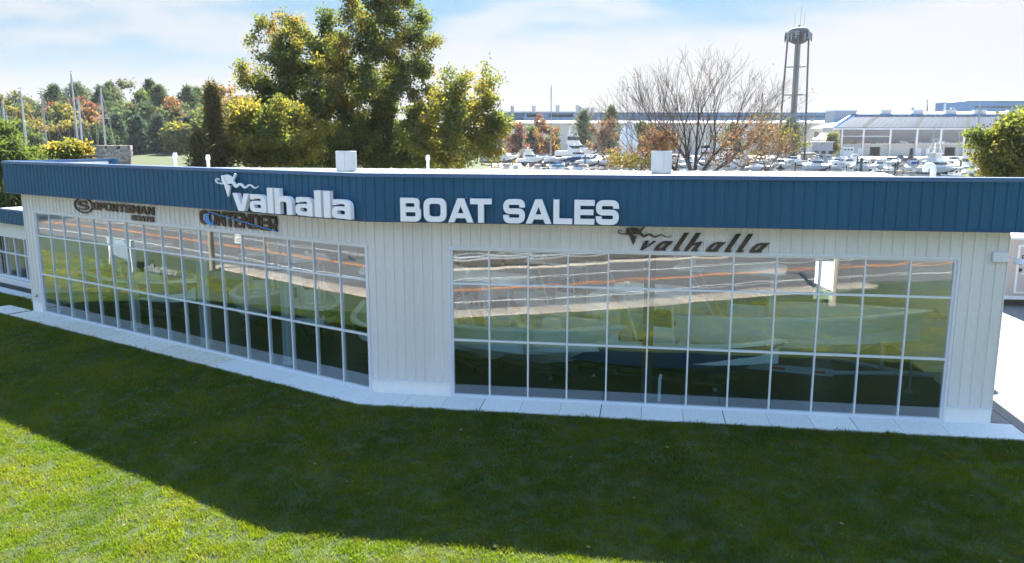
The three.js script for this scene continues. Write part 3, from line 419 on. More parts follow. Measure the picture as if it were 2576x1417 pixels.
// a sign on a front: its letters as [letter, s0, s1]
function sign(name, label, side, off, base, list, font, h, depth, mat, slant = 0, holder = null) {
  const t = holder ?? thing(name, label, 'sign', onF(side, list[0][1], base, off), SIDE[side].a);
  for (const [ch, s0, s1, hh] of list) { const [w, f] = font[ch], sc = (s1 - s0) / w, m = part(t, 'letter', letterGeo(f(), sc, hh ?? h, depth, 0, slant), mat); m.position.set(s0 - list[0][1], 0, 0); }
  return t;
}
{
  const s = sign('boat_sales_sign', 'raised white capital letters BOAT SALES on the blue fascia', 'R', 0.56, 5.61, [['B', 1.11, 1.74], ['O', 1.83, 2.52], ['A', 2.58, 3.34], ['T', 3.25, 3.89], ['S', 4.24, 4.88], ['A', 4.91, 5.66], ['L', 5.72, 6.27], ['E', 6.33, 6.91], ['S', 6.95, 7.61]], CAPS, 0.71, 0.1, M.letter);
  for (const x of [0.05, 0.55, 2.0, 2.15, 2.75, 3.45, 4.6, 4.25, 5.3]) part(s, 'stand_off', rod(V(x, 0.718, -0.06), V(x, 0.718, 0.05), 0.014, 0.014, 6), M.galv);
  const v = sign('valhalla_sign', 'raised white small letters valhalla with wave dragon emblem above on the blue fascia', 'L', 0.60, 5.63, [['v', 16.5, 17.36], ['a', 17.40, 18.22], ['l', 18.31, 18.59], ['h', 18.68, 19.5], ['a', 19.67, 20.45], ['l', 20.56, 20.85], ['l', 20.97, 21.26], ['a', 21.34, 22.14]], LOW, 0.595, 0.15, M.letter);
  const sc = sign('valhalla_script_sign', 'black slanted script letters valhalla with dragon emblem on the white wall', 'R', 0.05, 4.82, [['v', 8.22, 8.56], ['a', 8.60, 9.0], ['l', 9.17, 9.36], ['h', 9.49, 9.92], ['a', 10.09, 10.49], ['l', 10.64, 10.83], ['l', 10.98, 11.17], ['a', 11.32, 11.72]], SCRIPT, 0.285, 0.035, new THREE.MeshStandardMaterial({ color: lin(0.014, 0.012, 0.011), roughness: 0.08, metalness: 0.2 }), 0.62);
  // the dragon emblem: curled tongue, head with crest, blade, staff and wavy tail
  const emblem = (holder, k, ky, dx, dy, depth, mat) => {
    const spiral = []; for (let i = 0; i <= 22; i++) { const t = i / 22, a = -0.35 + t * 5.4, r = 0.035 + 0.155 * (1 - t) ** 0.8; spiral.push([0.13 + Math.cos(a + 3.6) * r * 0.62, 0.66 + Math.sin(-(a + 3.6)) * r * 0.9]); }
    const horn = [[0.50, 0.53], [0.40, 0.5], [0.30, 0.475], [0.2, 0.49], ...[...Array(20)].map((_, i) => { const a = -1.35 - i * 0.26, r = 0.115 * (1 - i / 34); return [0.16 + Math.cos(a) * r * 1.05, 0.63 + Math.sin(a) * r * 1.2]; })];
    const wave = []; for (let i = 0; i <= 40; i++) { const t = i / 40, x = 0.98 + t * 1.28; wave.push([x, 0.42 + 0.085 * Math.cos(t * 5.2 * Math.PI / 1.02 + 1.9) * (1 - 0.25 * t) - 0.02 * t + (t < 0.12 ? (0.12 - t) * 1.2 : 0)]); }
    const list = {
      horn: thick(horn, 0.055, (t) => 0.55 + 0.45 * (1 - t)),
      jaw: outline([[0.34, 0.40], [0.42, 0.46], [0.62, 0.40], [0.52, 0.62], [0.40, 0.74], [0.36, 0.80], [0.40, 0.66], [0.34, 0.62], [0.44, 0.54]]),
      head: outline([[0.70, 0.46, 0.05], [0.92, 0.5, 0.06], [1.06, 0.36], [1.12, 0.46], [1.02, 0.60, 0.08], [0.94, 0.80, 0.1], [0.82, 0.88], [0.78, 0.84], [0.74, 0.92], [0.70, 0.86], [0.64, 0.93], [0.60, 0.87], [0.54, 0.90], [0.52, 0.84]]),
      blade: outline([[0.38, 0.86], [0.47, 0.89], [0.68, 0.44], [0.79, 0.36], [0.84, 0.40], [0.72, -0.16], [0.69, -0.16]]),
      staff: outline([[0.93, 0.68], [1.0, 0.62], [1.17, 0.96], [1.11, 1.0]]),
      tail: thick(wave, 0.115, (t) => 1.15 - t * 0.95),
    };
    for (const [n, shp] of Object.entries(list)) { const m = part(holder, n, letterGeo(shp, k, ky, depth, 0), mat); m.position.set(dx, dy, n === 'blade' ? 0.012 : n === 'staff' || n === 'horn' ? 0.006 : n === 'tail' ? 0.003 : 0); }
  };
  emblem(v, 1.03, 0.70, 15.44 - 16.5, 6.19 - 5.63, 0.06, M.letter);
  emblem(sc, 0.71, 0.475, 7.54 - 8.22, 5.06 - 4.82, 0.035, M.black);
  // black glossy makers' signs
  const gloss = new THREE.MeshStandardMaterial({ color: lin(0.018, 0.015, 0.014), roughness: 0.08, metalness: 0.2 });
  const sp = thing('sportsman_boats_sign', 'dark glossy sign SPORTSMAN BOATS with ringed letter S emblem', 'sign', onF('L', 4.74, 4.82, 0.05), SIDE.L.a);
  const row = (t, word, x0, y0, wTot, h, depth, mat, slant, font = CAPS, gap = 0.1) => { let w = 0; for (const c of word) w += font[c][0] + gap; const k = wTot / (w - gap); let x = x0; for (const c of word) { const m = part(t, 'letter', letterGeo(font[c][1](), k, h, depth, 0, slant), mat); m.position.set(x, y0, 0); x += (font[c][0] + gap) * k; } };
  row(sp, 'SPORTSMAN', 1.5, 0.28, 4.45, 0.32, 0.05, gloss, 0.12); row(sp, 'BOATS', 4.36, 0.0, 1.5, 0.21, 0.05, gloss, 0.12);
  const ring = part(sp, 'ring', new THREE.TorusGeometry(0.36, 0.034, 8, 40), gloss); ring.position.set(0.75, 0.42, 0.02); ring.scale.set(1.95, 0.86, 1);
  const es = part(sp, 'emblem', letterGeo(thick(bend([[0.86, 0.72], [0.7, 0.93, 0.16], [0.1, 0.9, 0.2], [0.12, 0.55, 0.16], [0.85, 0.42, 0.16], [0.82, 0.1, 0.2], [0.2, 0.05, 0.2], [0.0, 0.22]]), 0.17, (t) => 0.35 + 1.2 * Math.sin(Math.PI * clamp(t * 0.94 + 0.03))), 0.88, 0.38, 0.05, 0), gloss); es.position.set(0.32, 0.23, 0);
  const co = thing('contender_sign', 'dark glossy sign CONTENDER crossed by a blue swordfish', 'sign', onF('L', 13.62, 4.93, 0.05), SIDE.L.a);
  row(co, 'CONTENDER', 0, 0, 4.3, 0.53, 0.05, gloss, 0, CAPS, 0.06);
  const bl = std(0.03, 0.25, 0.72, 0.35);
  const f = part(co, 'swordfish', letterGeo(outline([[0.34, 0.26, 0.05], [0.36, 0.10], [0.46, 0.06], [0.62, 0.02], [0.96, -0.02], [0.82, 0.05], [0.84, 0.24], [0.76, 0.10], [0.64, 0.12], [0.58, 0.28, 0.08], [0.64, 0.50], [0.56, 0.44], [0.38, 0.40]]), 1, 1, 0.02, 0), bl); f.position.z = 0.055;
  const bill = part(co, 'bill', letterGeo(outline([[0.6, 0.47], [0.62, 0.51], [4.33, 0.015], [4.32, -0.015]]), 1, 1, 0.015, 0), bl); bill.position.z = 0.058;
}
// ---------- trees ----------
const bark = std(0.11, 0.085, 0.065, 0.95), barkPale = std(0.17, 0.14, 0.11, 0.95);
const leafMat = new THREE.MeshPhysicalMaterial({ color: 0xffffff, roughness: 1, transmission: 0.66, thickness: 0, specularIntensity: 0.3, side: THREE.DoubleSide });
function spray(seed, n, spread, len, wide) { // a handful of leaves round a twig end
  const r = rng(seed), P = [], I = [];
  for (let i = 0; i < n; i++) {
    const c = V(r() - 0.5, r() - 0.5, r() - 0.5).multiplyScalar(2 * spread), d = V(r() - 0.5, r() - 0.65, r() - 0.5).normalize(), s = V(r() - 0.5, r() - 0.5, r() - 0.5).cross(d).normalize(), L = len * (0.7 + 0.6 * r()), w = wide * (0.7 + 0.6 * r()), k = P.length / 3, up = d.clone().cross(s).multiplyScalar(w * 0.25);
    const a = c, b = c.clone().addScaledVector(d, L * 0.5).addScaledVector(s, w).add(up), e = c.clone().addScaledVector(d, L), f = c.clone().addScaledVector(d, L * 0.5).addScaledVector(s, -w).add(up);
    P.push(a.x, a.y, a.z, b.x, b.y, b.z, e.x, e.y, e.z, f.x, f.y, f.z); I.push(k, k + 1, k + 2, k, k + 2, k + 3);
  }
  return faces(P, I);
}
const SPRAY = { oak: spray(1, 14, 0.36, 0.21, 0.075), big: spray(2, 9, 0.8, 0.75, 0.30), needle: spray(3, 16, 0.42, 0.55, 0.05), tuft: spray(4, 12, 0.9, 1.3, 0.16), sparse: spray(5, 4, 0.35, 0.17, 0.055) };
function foliage(parent, kind, list, colour, seed) { // list of [x, y, z, size]
  const r = rng(seed), g = new THREE.InstancedMesh(SPRAY[kind], leafMat, list.length), o = new THREE.Object3D(), c = new THREE.Color();
  list.forEach(([x, y, z, s], i) => { o.position.set(x, y, z); o.rotation.set(r() * 6.3, r() * 6.3, r() * 6.3); o.scale.setScalar(s * (0.75 + 0.5 * r())); o.updateMatrix(); g.setMatrixAt(i, o.matrix); colour(c, x, y, z, r); g.setColorAt(i, c); });
  g.name = 'crown'; g.castShadow = g.receiveShadow = true; g.userData.kind = 'stuff'; parent.add(g); return g;
}
// limbs that grow from the trunk towards points spread through the crown
function limbs(points, trunk, seed, { rTip = 0.012, power = 2.3, sides = 5, up = 0.5, minR = 0, curve = 0.1 } = {}) {
  const r = rng(seed), nodes = trunk.map((p, i) => ({ p, parent: i - 1, kids: 0, w: 0 }));
  const base = trunk[trunk.length - 1], tips = [];
  points.sort((a, b) => a.distanceTo(base) - b.distanceTo(base));
  for (const q of points) {
    let best = 0, bd = 1e9;
    nodes.forEach((n, i) => { if (i < Math.max(1, trunk.length * 0.45)) return; const d = n.p.distanceTo(q), dy = q.y - n.p.y, cost = d + up * Math.max(0, -dy + d * 0.15) + 0.12 * n.kids; if (cost < bd) { bd = cost; best = i; } });
    const from = nodes[best].p, d = from.distanceTo(q), steps = Math.max(1, Math.min(4, Math.round(d / 1.1))); let par = best;
    for (let s = 1; s <= steps; s++) { const t = s / steps, p = from.clone().lerp(q, t); if (s < steps) p.add(V(r() - 0.5, r() * 0.6 - 0.1, r() - 0.5).multiplyScalar(d * curve)); nodes[par].kids++; nodes.push({ p, parent: par, kids: 0, w: 0 }); par = nodes.length - 1; }
    tips.push(par);
  }
  for (let i = nodes.length - 1; i >= 0; i--) { const n = nodes[i]; if (!n.w) n.w = rTip ** power; if (n.parent >= 0) nodes[n.parent].w += n.w; n.r = n.w ** (1 / power); }
  const geo = []; nodes.forEach((n, i) => { if (n.parent >= 0 && n.r >= minR) { const pr = nodes[n.parent].r; geo.push(rod(nodes[n.parent].p, n.p, Math.min(pr, n.r * 1.5), n.r, i < trunk.length ? 8 : n.r > 0.06 ? sides : 3, false)); } });
  return { geo: join(geo), nodes, tips };
}
function inLobe(l, r) { for (;;) { const x = r() * 2 - 1, y = r() * 2 - 1, z = r() * 2 - 1, d = x * x + y * y + z * z; if (d < 1 && d > 0.12 * r()) { const k = r() < 0.16 ? 1.28 : 1; return V(l[0] + x * l[3] * k, l[1] + y * l[4] * k, l[2] + z * l[5] * k); } } }
/* a broadleaf tree. lobes: [x, y, z, rx, ry, rz] round the trunk's foot */
function broadleaf(name, label, pos, lobes, o) {
  const r = rng(o.seed), t = thing(name, label, o.cat ?? 'tree', pos, 0, o.group), vol = lobes.map((l) => l[3] * l[4] * l[5]), sum = vol.reduce((a, b) => a + b), pts = [];
  lobes.forEach((l, i) => { for (let k = 0; k < Math.max(3, o.points * vol[i] / sum); k++) pts.push(inLobe(l, r)); });
  const th = o.trunkH, trunk = [0, 0.3, 0.6, 1].map((k) => V((o.lean?.[0] ?? 0) * k * k + (k && k < 1 ? 0.12 * (r() - 0.5) : 0), th * k, (o.lean?.[1] ?? 0) * k * k));
  const L = limbs(pts, trunk, o.seed + 1, { rTip: o.rTip ?? 0.02, minR: o.minR ?? 0, up: o.up ?? 0.5, curve: o.curve ?? 0.1 });
  part(t, 'trunk', L.geo, o.bark ?? bark);
  const list = [], per = o.leaves / L.tips.length;
  for (const i of L.tips) { const n = L.nodes[i], m = per * (0.35 + 1.3 * r()), par = L.nodes[n.parent].p; for (let k = 0; k < m; k++) { const q = r() * 0.7, g = () => (r() + r() + r() - 1.5) * o.clump; list.push([lerp(n.p.x, par.x, q) + g(), lerp(n.p.y, par.y, q) + g() * 0.75, lerp(n.p.z, par.z, q) + g(), o.size ?? 1]); } }
  if (list.length) foliage(t, o.spray ?? 'oak', list, o.colour, o.seed + 2);
  return t;
}
const mix3 = (c, list, t, k) => { const f = clamp(t) * (list.length - 1), i = Math.min(list.length - 2, Math.floor(f)), u = f - i; c.setRGB(lerp(list[i][0], list[i + 1][0], u) * k, lerp(list[i][1], list[i + 1][1], u) * k, lerp(list[i][2], list[i + 1][2], u) * k); };
const PAL = {
  oak: [[0.075, 0.105, 0.02], [0.12, 0.15, 0.024], [0.19, 0.185, 0.028], [0.28, 0.17, 0.022], [0.30, 0.12, 0.018]],
  yellow: [[0.085, 0.115, 0.02], [0.14, 0.17, 0.026], [0.25, 0.22, 0.03], [0.33, 0.25, 0.032]],
  green: [[0.057, 0.093, 0.018], [0.090, 0.132, 0.022], [0.150, 0.180, 0.025]],
  olive: [[0.105, 0.112, 0.025], [0.180, 0.158, 0.027], [0.285, 0.210, 0.027]],
  orange: [[0.16, 0.085, 0.035], [0.24, 0.125, 0.045], [0.28, 0.18, 0.05]],
  red: [[0.14, 0.06, 0.04], [0.21, 0.085, 0.05], [0.22, 0.13, 0.05]],
  grey: [[0.083, 0.105, 0.044], [0.128, 0.143, 0.062], [0.180, 0.180, 0.075]],
  pine: [[0.033, 0.063, 0.022], [0.053, 0.090, 0.030], [0.090, 0.120, 0.037]],
  spruce: [[0.027, 0.057, 0.037], [0.045, 0.083, 0.053], [0.075, 0.117, 0.075]],
  brown: [[0.13, 0.075, 0.045], [0.21, 0.115, 0.06], [0.26, 0.19, 0.08]],
  cedar: [[0.060, 0.063, 0.022], [0.098, 0.090, 0.030], [0.135, 0.112, 0.037]],
  bright: [[0.150, 0.195, 0.037], [0.240, 0.285, 0.050], [0.330, 0.330, 0.062]],
};
const paint = (pal, shift = 0, seed = 0, f = 0.35) => (c, x, y, z, r) => mix3(c, PAL[pal], 0.42 + shift + 0.85 * fbm(x * f + seed, z * f + y * f * 0.9, 3) + 0.3 * (r() - 0.5), 0.8 + 0.4 * r());
// crown lobes given in the view: [px, py, half width px, half height px, depth offset m]
function lobesAt(px, dist, foot, list) { const k = mpp(dist); return list.map(([x, y, w, h, dz = 0]) => { const p = at(x, y, dist); return [p.x - foot.x, p.y - foot.y, p.z - foot.z + dz, w * k, h * k, Math.max(w * 0.9, h * 0.7) * k]; }); }
const foot = (px, dist) => { const p = at(px, 400, dist); return V(p.x, groundY(p.x, p.z), p.z); };
{
  let d = 74, f = foot(790, d);
  broadleaf('oak_tree', 'tall oak turning orange at its top, leftmost of the tall trees behind the roof', f, lobesAt(790, d, f, [[712, 85, 66, 52], [765, 140, 78, 60, 1], [690, 190, 66, 58], [800, 90, 60, 52, -1], [640, 178, 42, 30], [845, 200, 60, 80, 1], [740, 250, 90, 60], [660, 250, 50, 40], [770, 330, 110, 70, 1]]),
    { seed: 101, points: 300, leaves: 3900, clump: 0.5, trunkH: 4.5, rTip: 0.016, colour: (c, x, y, z, r) => mix3(c, PAL.oak, 0.06 + 0.045 * Math.max(0, y - 8) * 0.8 - 0.03 * (x + 2) + 0.6 * fbm(x * 0.4, y * 0.4 + z * 0.3, 3) + 0.3 * (r() - 0.5), 0.8 + 0.4 * r()) });
  d = 70; f = foot(945, d);
  broadleaf('oak_tree', 'tallest dark green oak whose top leaves the frame, in the middle of the big trees', f, lobesAt(945, d, f, [[930, 30, 66, 62], [1010, 40, 70, 70, 1], [1060, 110, 36, 66, -1], [900, 130, 70, 80, 1], [985, 160, 84, 84], [1045, 215, 52, 62, 1], [900, 250, 90, 66, -1], [1000, 300, 66, 66], [930, -40, 60, 40], [1000, -40, 50, 40], [880, 340, 120, 62], [830, 215, 50, 60, 1.5], [1080, 270, 46, 50, 1], [1010, 372, 90, 42], [1062, 310, 56, 56], [965, 245, 60, 50, 2]]),
    { seed: 111, points: 380, leaves: 5000, clump: 0.5, trunkH: 4, rTip: 0.016, colour: paint('oak', -0.16, 3, 0.3) });
  d = 66; f = foot(1130, d);
  broadleaf('maple_tree', 'thin-topped maple turning yellow, at the right of the big trees behind the roof', f, lobesAt(1130, d, f, [[1140, 190, 34, 46], [1232, 205, 28, 40], [1190, 240, 60, 50], [1245, 275, 30, 40], [1120, 290, 80, 60, 1], [1200, 320, 80, 56, -0.5], [1150, 365, 92, 48], [1255, 300, 40, 46], [1235, 360, 50, 40, 1], [1060, 350, 60, 55]]),
    { seed: 121, points: 200, leaves: 1700, clump: 0.46, trunkH: 3, rTip: 0.016, colour: paint('yellow', 0.08, 7, 0.4) });
  d = 64; f = foot(650, d);
  broadleaf('maple_tree', 'low bright yellow-green maple at the foot of the orange-topped oak', f, lobesAt(650, d, f, [[612, 290, 40, 36], [600, 345, 34, 36], [680, 300, 76, 44], [700, 355, 100, 50, 1], [760, 320, 60, 46], [640, 375, 70, 32], [590, 318, 24, 30]]),
    { seed: 131, points: 170, leaves: 2000, clump: 0.52, trunkH: 2.5, rTip: 0.016, colour: paint('yellow', 0.16, 17, 0.35) });
  d = 72; f = foot(860, d);
  broadleaf('oak_tree', 'shaded spreading low oak crown between the two tall oaks', f, lobesAt(860, d, f, [[820, 370, 90, 44], [900, 395, 80, 30], [990, 390, 90, 34, 1], [760, 395, 80, 26], [1080, 395, 80, 26]]),
    { seed: 141, points: 150, leaves: 1900, clump: 0.6, trunkH: 2.2, rTip: 0.02, colour: paint('green', -0.1, 5, 0.35) });
  d = 58; f = foot(2560, d);
  broadleaf('maple_tree', 'round green maple at the right edge above the end of the roof', f, lobesAt(2560, d, f, [[2575, 335, 52, 34], [2512, 352, 38, 24], [2575, 375, 64, 44], [2520, 405, 42, 26], [2590, 420, 60, 40], [2490, 428, 26, 14], [2620, 345, 50, 50], [2470, 346, 14, 10]]),
    { seed: 151, points: 210, leaves: 2600, clump: 0.6, trunkH: 2.5, rTip: 0.014, colour: paint('yellow', -0.05, 27, 0.4) });
}
{ // the bare tree: branches that fork again and again
  const d = 78, f = foot(1745, d), t = thing('bare_tree', 'large almost leafless tree with a fan of grey branches behind the second roof fan', 'tree', f), r = rng(201), k = mpp(d);
  const geo = [], leaves = [], tan = V(0, 1, 0);
  const grow = (a, dir, len, rad, lvl) => {
    let p = a, dd = dir.clone(), rr0 = rad; const n = lvl > 3 ? 2 : 3;
    for (let i = 0; i < n; i++) {
      dd.add(V((r() - 0.5) * 0.30, 0.055 * (lvl > 0 ? 1 : 0.3) + (r() - 0.5) * 0.2, (r() - 0.5) * 0.30)).normalize();
      const q = p.clone().addScaledVector(dd, len / n), r1 = rr0 * (lvl ? 0.86 : 0.93); geo.push(rod(p, q, rr0, r1, rad > 0.08 ? 7 : rad > 0.03 ? 4 : 3, false));
      if (lvl > 0 && lvl < 6 && i < n - 1 && r() < 0.8) { const s = V(r() - 0.5, 0.12 + 0.35 * r(), r() - 0.5).normalize(), e = dd.clone().multiplyScalar(0.62).addScaledVector(s, 0.78).normalize(); grow(q, e, len * (0.5 + 0.25 * r()), Math.max(0.01, r1 * 0.5), lvl + 1.5); }
      p = q; rr0 = r1;
    }
    if (lvl >= 5.8) { if (r() < 0.045) leaves.push([p.x, p.y, p.z, 1]); return; }
    const k2 = lvl === 0 ? 0 : 2 + (r() < 0.3 ? 1 : 0); for (let i = 0; i < k2; i++) { const a2 = (i / k2) * 6.283 + r() * 3, s = V(Math.cos(a2), 0.15, Math.sin(a2)), e = dd.clone().addScaledVector(s, 0.36 + 0.22 * r()).normalize(); grow(p, e, len * (0.74 + 0.12 * r()), Math.max(0.011, rr0 * (0.66 + 0.14 * r())), lvl + 1); }
    return p;
  };
  const top = grow(V(0, -0.2, 0), V(-0.02, 1, 0), 4.4, 0.42, 0);
  for (const [x, y, z, len, rad, h] of [[-1.25, 0.75, 0.4, 3.7, 0.19, 0.86], [-0.8, 1, -0.6, 3.7, 0.22, 1], [-0.3, 1, 0.7, 3.7, 0.23, 1], [0.12, 1, -0.6, 3.8, 0.25, 1], [0.55, 1, 0.5, 3.7, 0.22, 1], [1.05, 0.9, -0.3, 3.8, 0.21, 0.93], [1.35, 0.5, 0.3, 3.8, 0.18, 0.72], [-1.35, 0.4, -0.4, 3.8, 0.18, 0.72]]) grow(V(top.x * h, top.y * h, top.z * h), V(x, y, z).normalize(), len, rad, 1);
  part(t, 'trunk', geo, std(0.06, 0.05, 0.042, 0.95)); foliage(t, 'sparse', leaves, paint('brown', 0, 2), 203);
  // thin trees with brown leaves beside it
  const thin = (label, px, dist, lobs, n, leaves2, seed, pal, lean) => { const ff = foot(px, dist); broadleaf('sapling', label, ff, lobesAt(px, dist, ff, lobs), { seed, points: n, leaves: leaves2 * 0.5, clump: 0.55, trunkH: 1.4, rTip: 0.016, spray: 'sparse', size: 1.25, colour: paint(pal, 0, seed, 0.4), bark: barkPale, lean, up: 0.2 }); };
  thin('brown-leaved sapling left of the bare tree', 1640, 74, [[1645, 345, 40, 20], [1560, 400, 40, 18], [1640, 392, 56, 26], [1680, 352, 40, 28]], 150, 1500, 211, 'brown');
  thin('yellow-green bush low behind the roof left of the second roof fan', 1575, 72, [[1570, 402, 42, 18], [1615, 408, 36, 13]], 60, 520, 221, 'olive');
  thin('leaning sapling with brown leaves right of the bare tree', 1800, 76, [[1850, 345, 60, 26], [1900, 330, 60, 40], [1950, 370, 50, 26], [1800, 395, 40, 20], [1880, 395, 60, 20]], 170, 1100, 231, 'brown', [2.2, 0]);
  thin('small sapling with yellow leaves below the water tower', 1960, 80, [[1925, 300, 26, 34], [1945, 350, 40, 30], [1900, 380, 36, 20], [1990, 345, 40, 26]], 100, 520, 241, 'olive');
}
// conifers: whorls of drooping boughs
function conifer(name, label, pos, h, rad, o) {
  const r = rng(o.seed), t = thing(name, label, 'tree', pos, 0, o.group), list = [], n = o.n ?? 260;
  part(t, 'trunk', rod(V(0, 0, 0), V(0, h, 0), h * 0.018, 0.03, 6), bark);
  for (let i = 0; i < n; i++) { const q = o.open ? lerp(o.open, 1, r()) : Math.pow(r(), 1.35) , prof = o.round ? Math.sqrt(Math.max(0.02, 1 - (2 * (q - (o.open ?? 0)) / (1 - (o.open ?? 0)) - 0.9) ** 2)) : (1 - q) ** 0.85 + 0.03, a = r() * 6.283, lump = 0.75 + 0.45 * Math.sin(a * 3 + q * 19 + o.seed), d = rad * prof * lump * Math.sqrt(0.25 + 0.75 * r()); list.push([Math.cos(a) * d, h * (0.03 + 0.97 * q) - d * (o.droop ?? 0.2), Math.sin(a) * d, (o.size ?? 1)]); }
  foliage(t, o.spray ?? 'tuft', list, paint(o.pal, o.shift ?? 0, o.seed, 0.2), o.seed + 5); return t;
}
{
  let p = foot(545, 62); conifer('cedar_tree', 'tall narrow dark cedar left of the yellow-green maple', p, (at(545, 218, 62).y - p.y), 1.65, { seed: 301, n: 1200, pal: 'cedar', shift: 0.25, spray: 'needle', size: 0.85, droop: -0.3 });
  p = foot(500, 60); conifer('cedar_tree', 'short bushy cedar at the foot of the tall narrow cedar', p, at(500, 330, 60).y - p.y, 1.6, { seed: 302, n: 420, pal: 'cedar', spray: 'needle', size: 0.9, droop: 0 });
  p = foot(10, 58); conifer('pine_tree', 'soft light green pine at the left edge behind the parapet', p, at(10, 330, 58).y - p.y, 2.5, { seed: 303, n: 1500, pal: 'green', shift: 0.25, spray: 'needle', size: 0.9, round: true, open: 0.05, droop: -0.1 });
  const d = 66, f = foot(180, d); broadleaf('shrub_tree', 'golden yellow bushy tree between the parapet and the stone turret', f, lobesAt(180, d, f, [[170, 386, 26, 20], [203, 394, 28, 18], [152, 398, 22, 14], [228, 408, 20, 12], [100, 402, 24, 12]]), { seed: 311, points: 120, leaves: 1500, clump: 0.5, trunkH: 3, rTip: 0.014, colour: paint('yellow', 0.25, 31, 0.4), up: 0.2 });
}
{ // the far wood on the left: every crown that can be told apart
  const wood = [ // px, top py, half width px, palette, kind, distance, label
    [14, 236, 52, 'olive', 0, 285, 'olive tree at the left edge of the far wood'], [50, 222, 60, 'grey', 0, 320, 'grey-green tree behind the olive one at the left of the far wood'],
    [66, 262, 40, 'olive', 0, 272, 'round olive-green tree behind the second mast from the left'], [104, 240, 40, 'grey', 0, 315, 'pale grey-green tree behind the dark grey mast'],
    [128, 255, 32, 'red', 0, 290, 'small reddish brown tree right of the dark grey mast'], [152, 220, 30, 'pine', 1, 300, 'dark pine left of the tallest mast'],
    [170, 252, 34, 'yellow', 0, 276, 'yellow-green tree behind the tallest mast'], [206, 213, 44, 'pine', 1, 318, 'broad dark pine right of the tallest mast'],
    [228, 240, 36, 'red', 0, 284, 'red maple between the tallest mast and the mast over the turret'], [232, 272, 30, 'orange', 0, 270, 'orange maple in front of the red one'],
    [268, 222, 32, 'pine', 1, 305, 'dark pine behind the mast over the turret'], [290, 212, 34, 'pine', 1, 322, 'tall pine left of the highest oak of the far wood'],
    [322, 197, 48, 'grey', 0, 318, 'highest oak of the far wood, with an airy top'], [352, 225, 34, 'green', 0, 300, 'green tree right of the highest oak'],
    [390, 206, 26, 'pine', 1, 322, 'tall thin pine right of the highest oak'], [412, 218, 28, 'pine', 1, 312, 'pine with a tufted top left of the orange maple'],
    [437, 240, 34, 'orange', 0, 284, 'bright orange maple in the middle of the far wood'], [482, 222, 32, 'pine', 1, 305, 'layered pine right of the bright orange maple'],
    [506, 226, 28, 'pine', 1, 318, 'pine behind the short cedar'], [590, 216, 46, 'orange', 0, 290, 'orange-brown oak behind the yellow-green maple'],
    [560, 232, 34, 'olive', 0, 310, 'olive tree behind the tall narrow cedar'], [352, 296, 38, 'spruce', 2, 262, 'blue spruce at the edge of the far meadow, left of the pair'],
    [405, 294, 44, 'spruce', 2, 266, 'wide blue spruce at the edge of the far meadow, right of the pair'], [300, 292, 34, 'spruce', 2, 270, 'spruce behind the stone turret'],
    [270, 288, 34, 'spruce', 2, 276, 'dark spruce left of the stone turret'], [452, 312, 26, 'yellow', 0, 258, 'small pale yellow tree right of the wide blue spruce'],
    [478, 300, 28, 'spruce', 2, 264, 'slim spruce right of the small pale yellow tree'], [330, 262, 40, 'grey', 0, 292, 'bare greyish tree above the blue spruces'],
    [375, 262, 36, 'pine', 1, 290, 'dark pine above the wide blue spruce'], [196, 300, 44, 'olive', 0, 262, 'low olive tree right of the tallest mast'],
    [120, 305, 44, 'olive', 0, 264, 'low olive tree left of the tallest mast'], [20, 300, 44, 'green', 0, 262, 'low green tree behind the light green pine'],
    [250, 320, 36, 'pine', 1, 258, 'low dark pine behind the mast over the turret'], [510, 300, 34, 'green', 0, 262, 'green tree behind the short bushy cedar'], [78, 320, 36, 'green', 0, 258, 'dark green tree low between two masts'],
    [465, 262, 32, 'grey', 0, 296, 'grey-green tree below the layered pine'], [540, 262, 36, 'green', 0, 280, 'green tree left of the orange-brown oak'],
  ];
  wood.forEach(([px, top, hw, pal, kind, dist, label], i) => {
    const f = foot(px, dist), h = at(px, top, dist).y - f.y, w = hw * mpp(dist);
    if (kind === 1) conifer('pine_tree', label, f, h, w, { seed: 400 + i * 7, n: 420, pal, open: 0.28, round: true, size: 0.85, droop: 0.05, shift: 0.05 });
    else if (kind === 2) conifer('spruce_tree', label, f, h, w * 1.15, { seed: 400 + i * 7, n: 520, pal, size: 0.8, droop: 0.25 });
    else broadleaf('broad_tree', label, f, [[0, h * 0.62, 0, w * 0.9, h * 0.36, w * 0.8], [w * 0.35, h * 0.5, 0.5, w * 0.75, h * 0.3, w * 0.7], [-w * 0.4, h * 0.42, 0, w * 0.7, h * 0.3, w * 0.7], [0, h * 0.25, 1, w * 0.8, h * 0.2, w * 0.7]], { seed: 400 + i * 7, points: 60, leaves: 620, clump: 1.2, trunkH: h * 0.3, rTip: 0.05, minR: 0.06, spray: 'big', size: 1.15, colour: paint(pal, 0.05, i * 3.3, 0.16) });
  });
  // undergrowth and the mass of trunks behind, which reads as one
  const r = rng(470), list = [];
  for (let i = 0; i < 2600; i++) { const px = lerp(-60, 640, r()), dist = lerp(268, 345, r()), p = at(px, 400, dist), gy = groundY(p.x, p.z); list.push([p.x, gy + Math.pow(r(), 1.4) * 14, p.z, 1.2]); }
  const u = foliage(scene, 'big', list, paint('pine', 0.15, 4, 0.1), 471); u.name = 'distant_wood'; u.userData.label = 'shadowy undergrowth of the far wood';
}
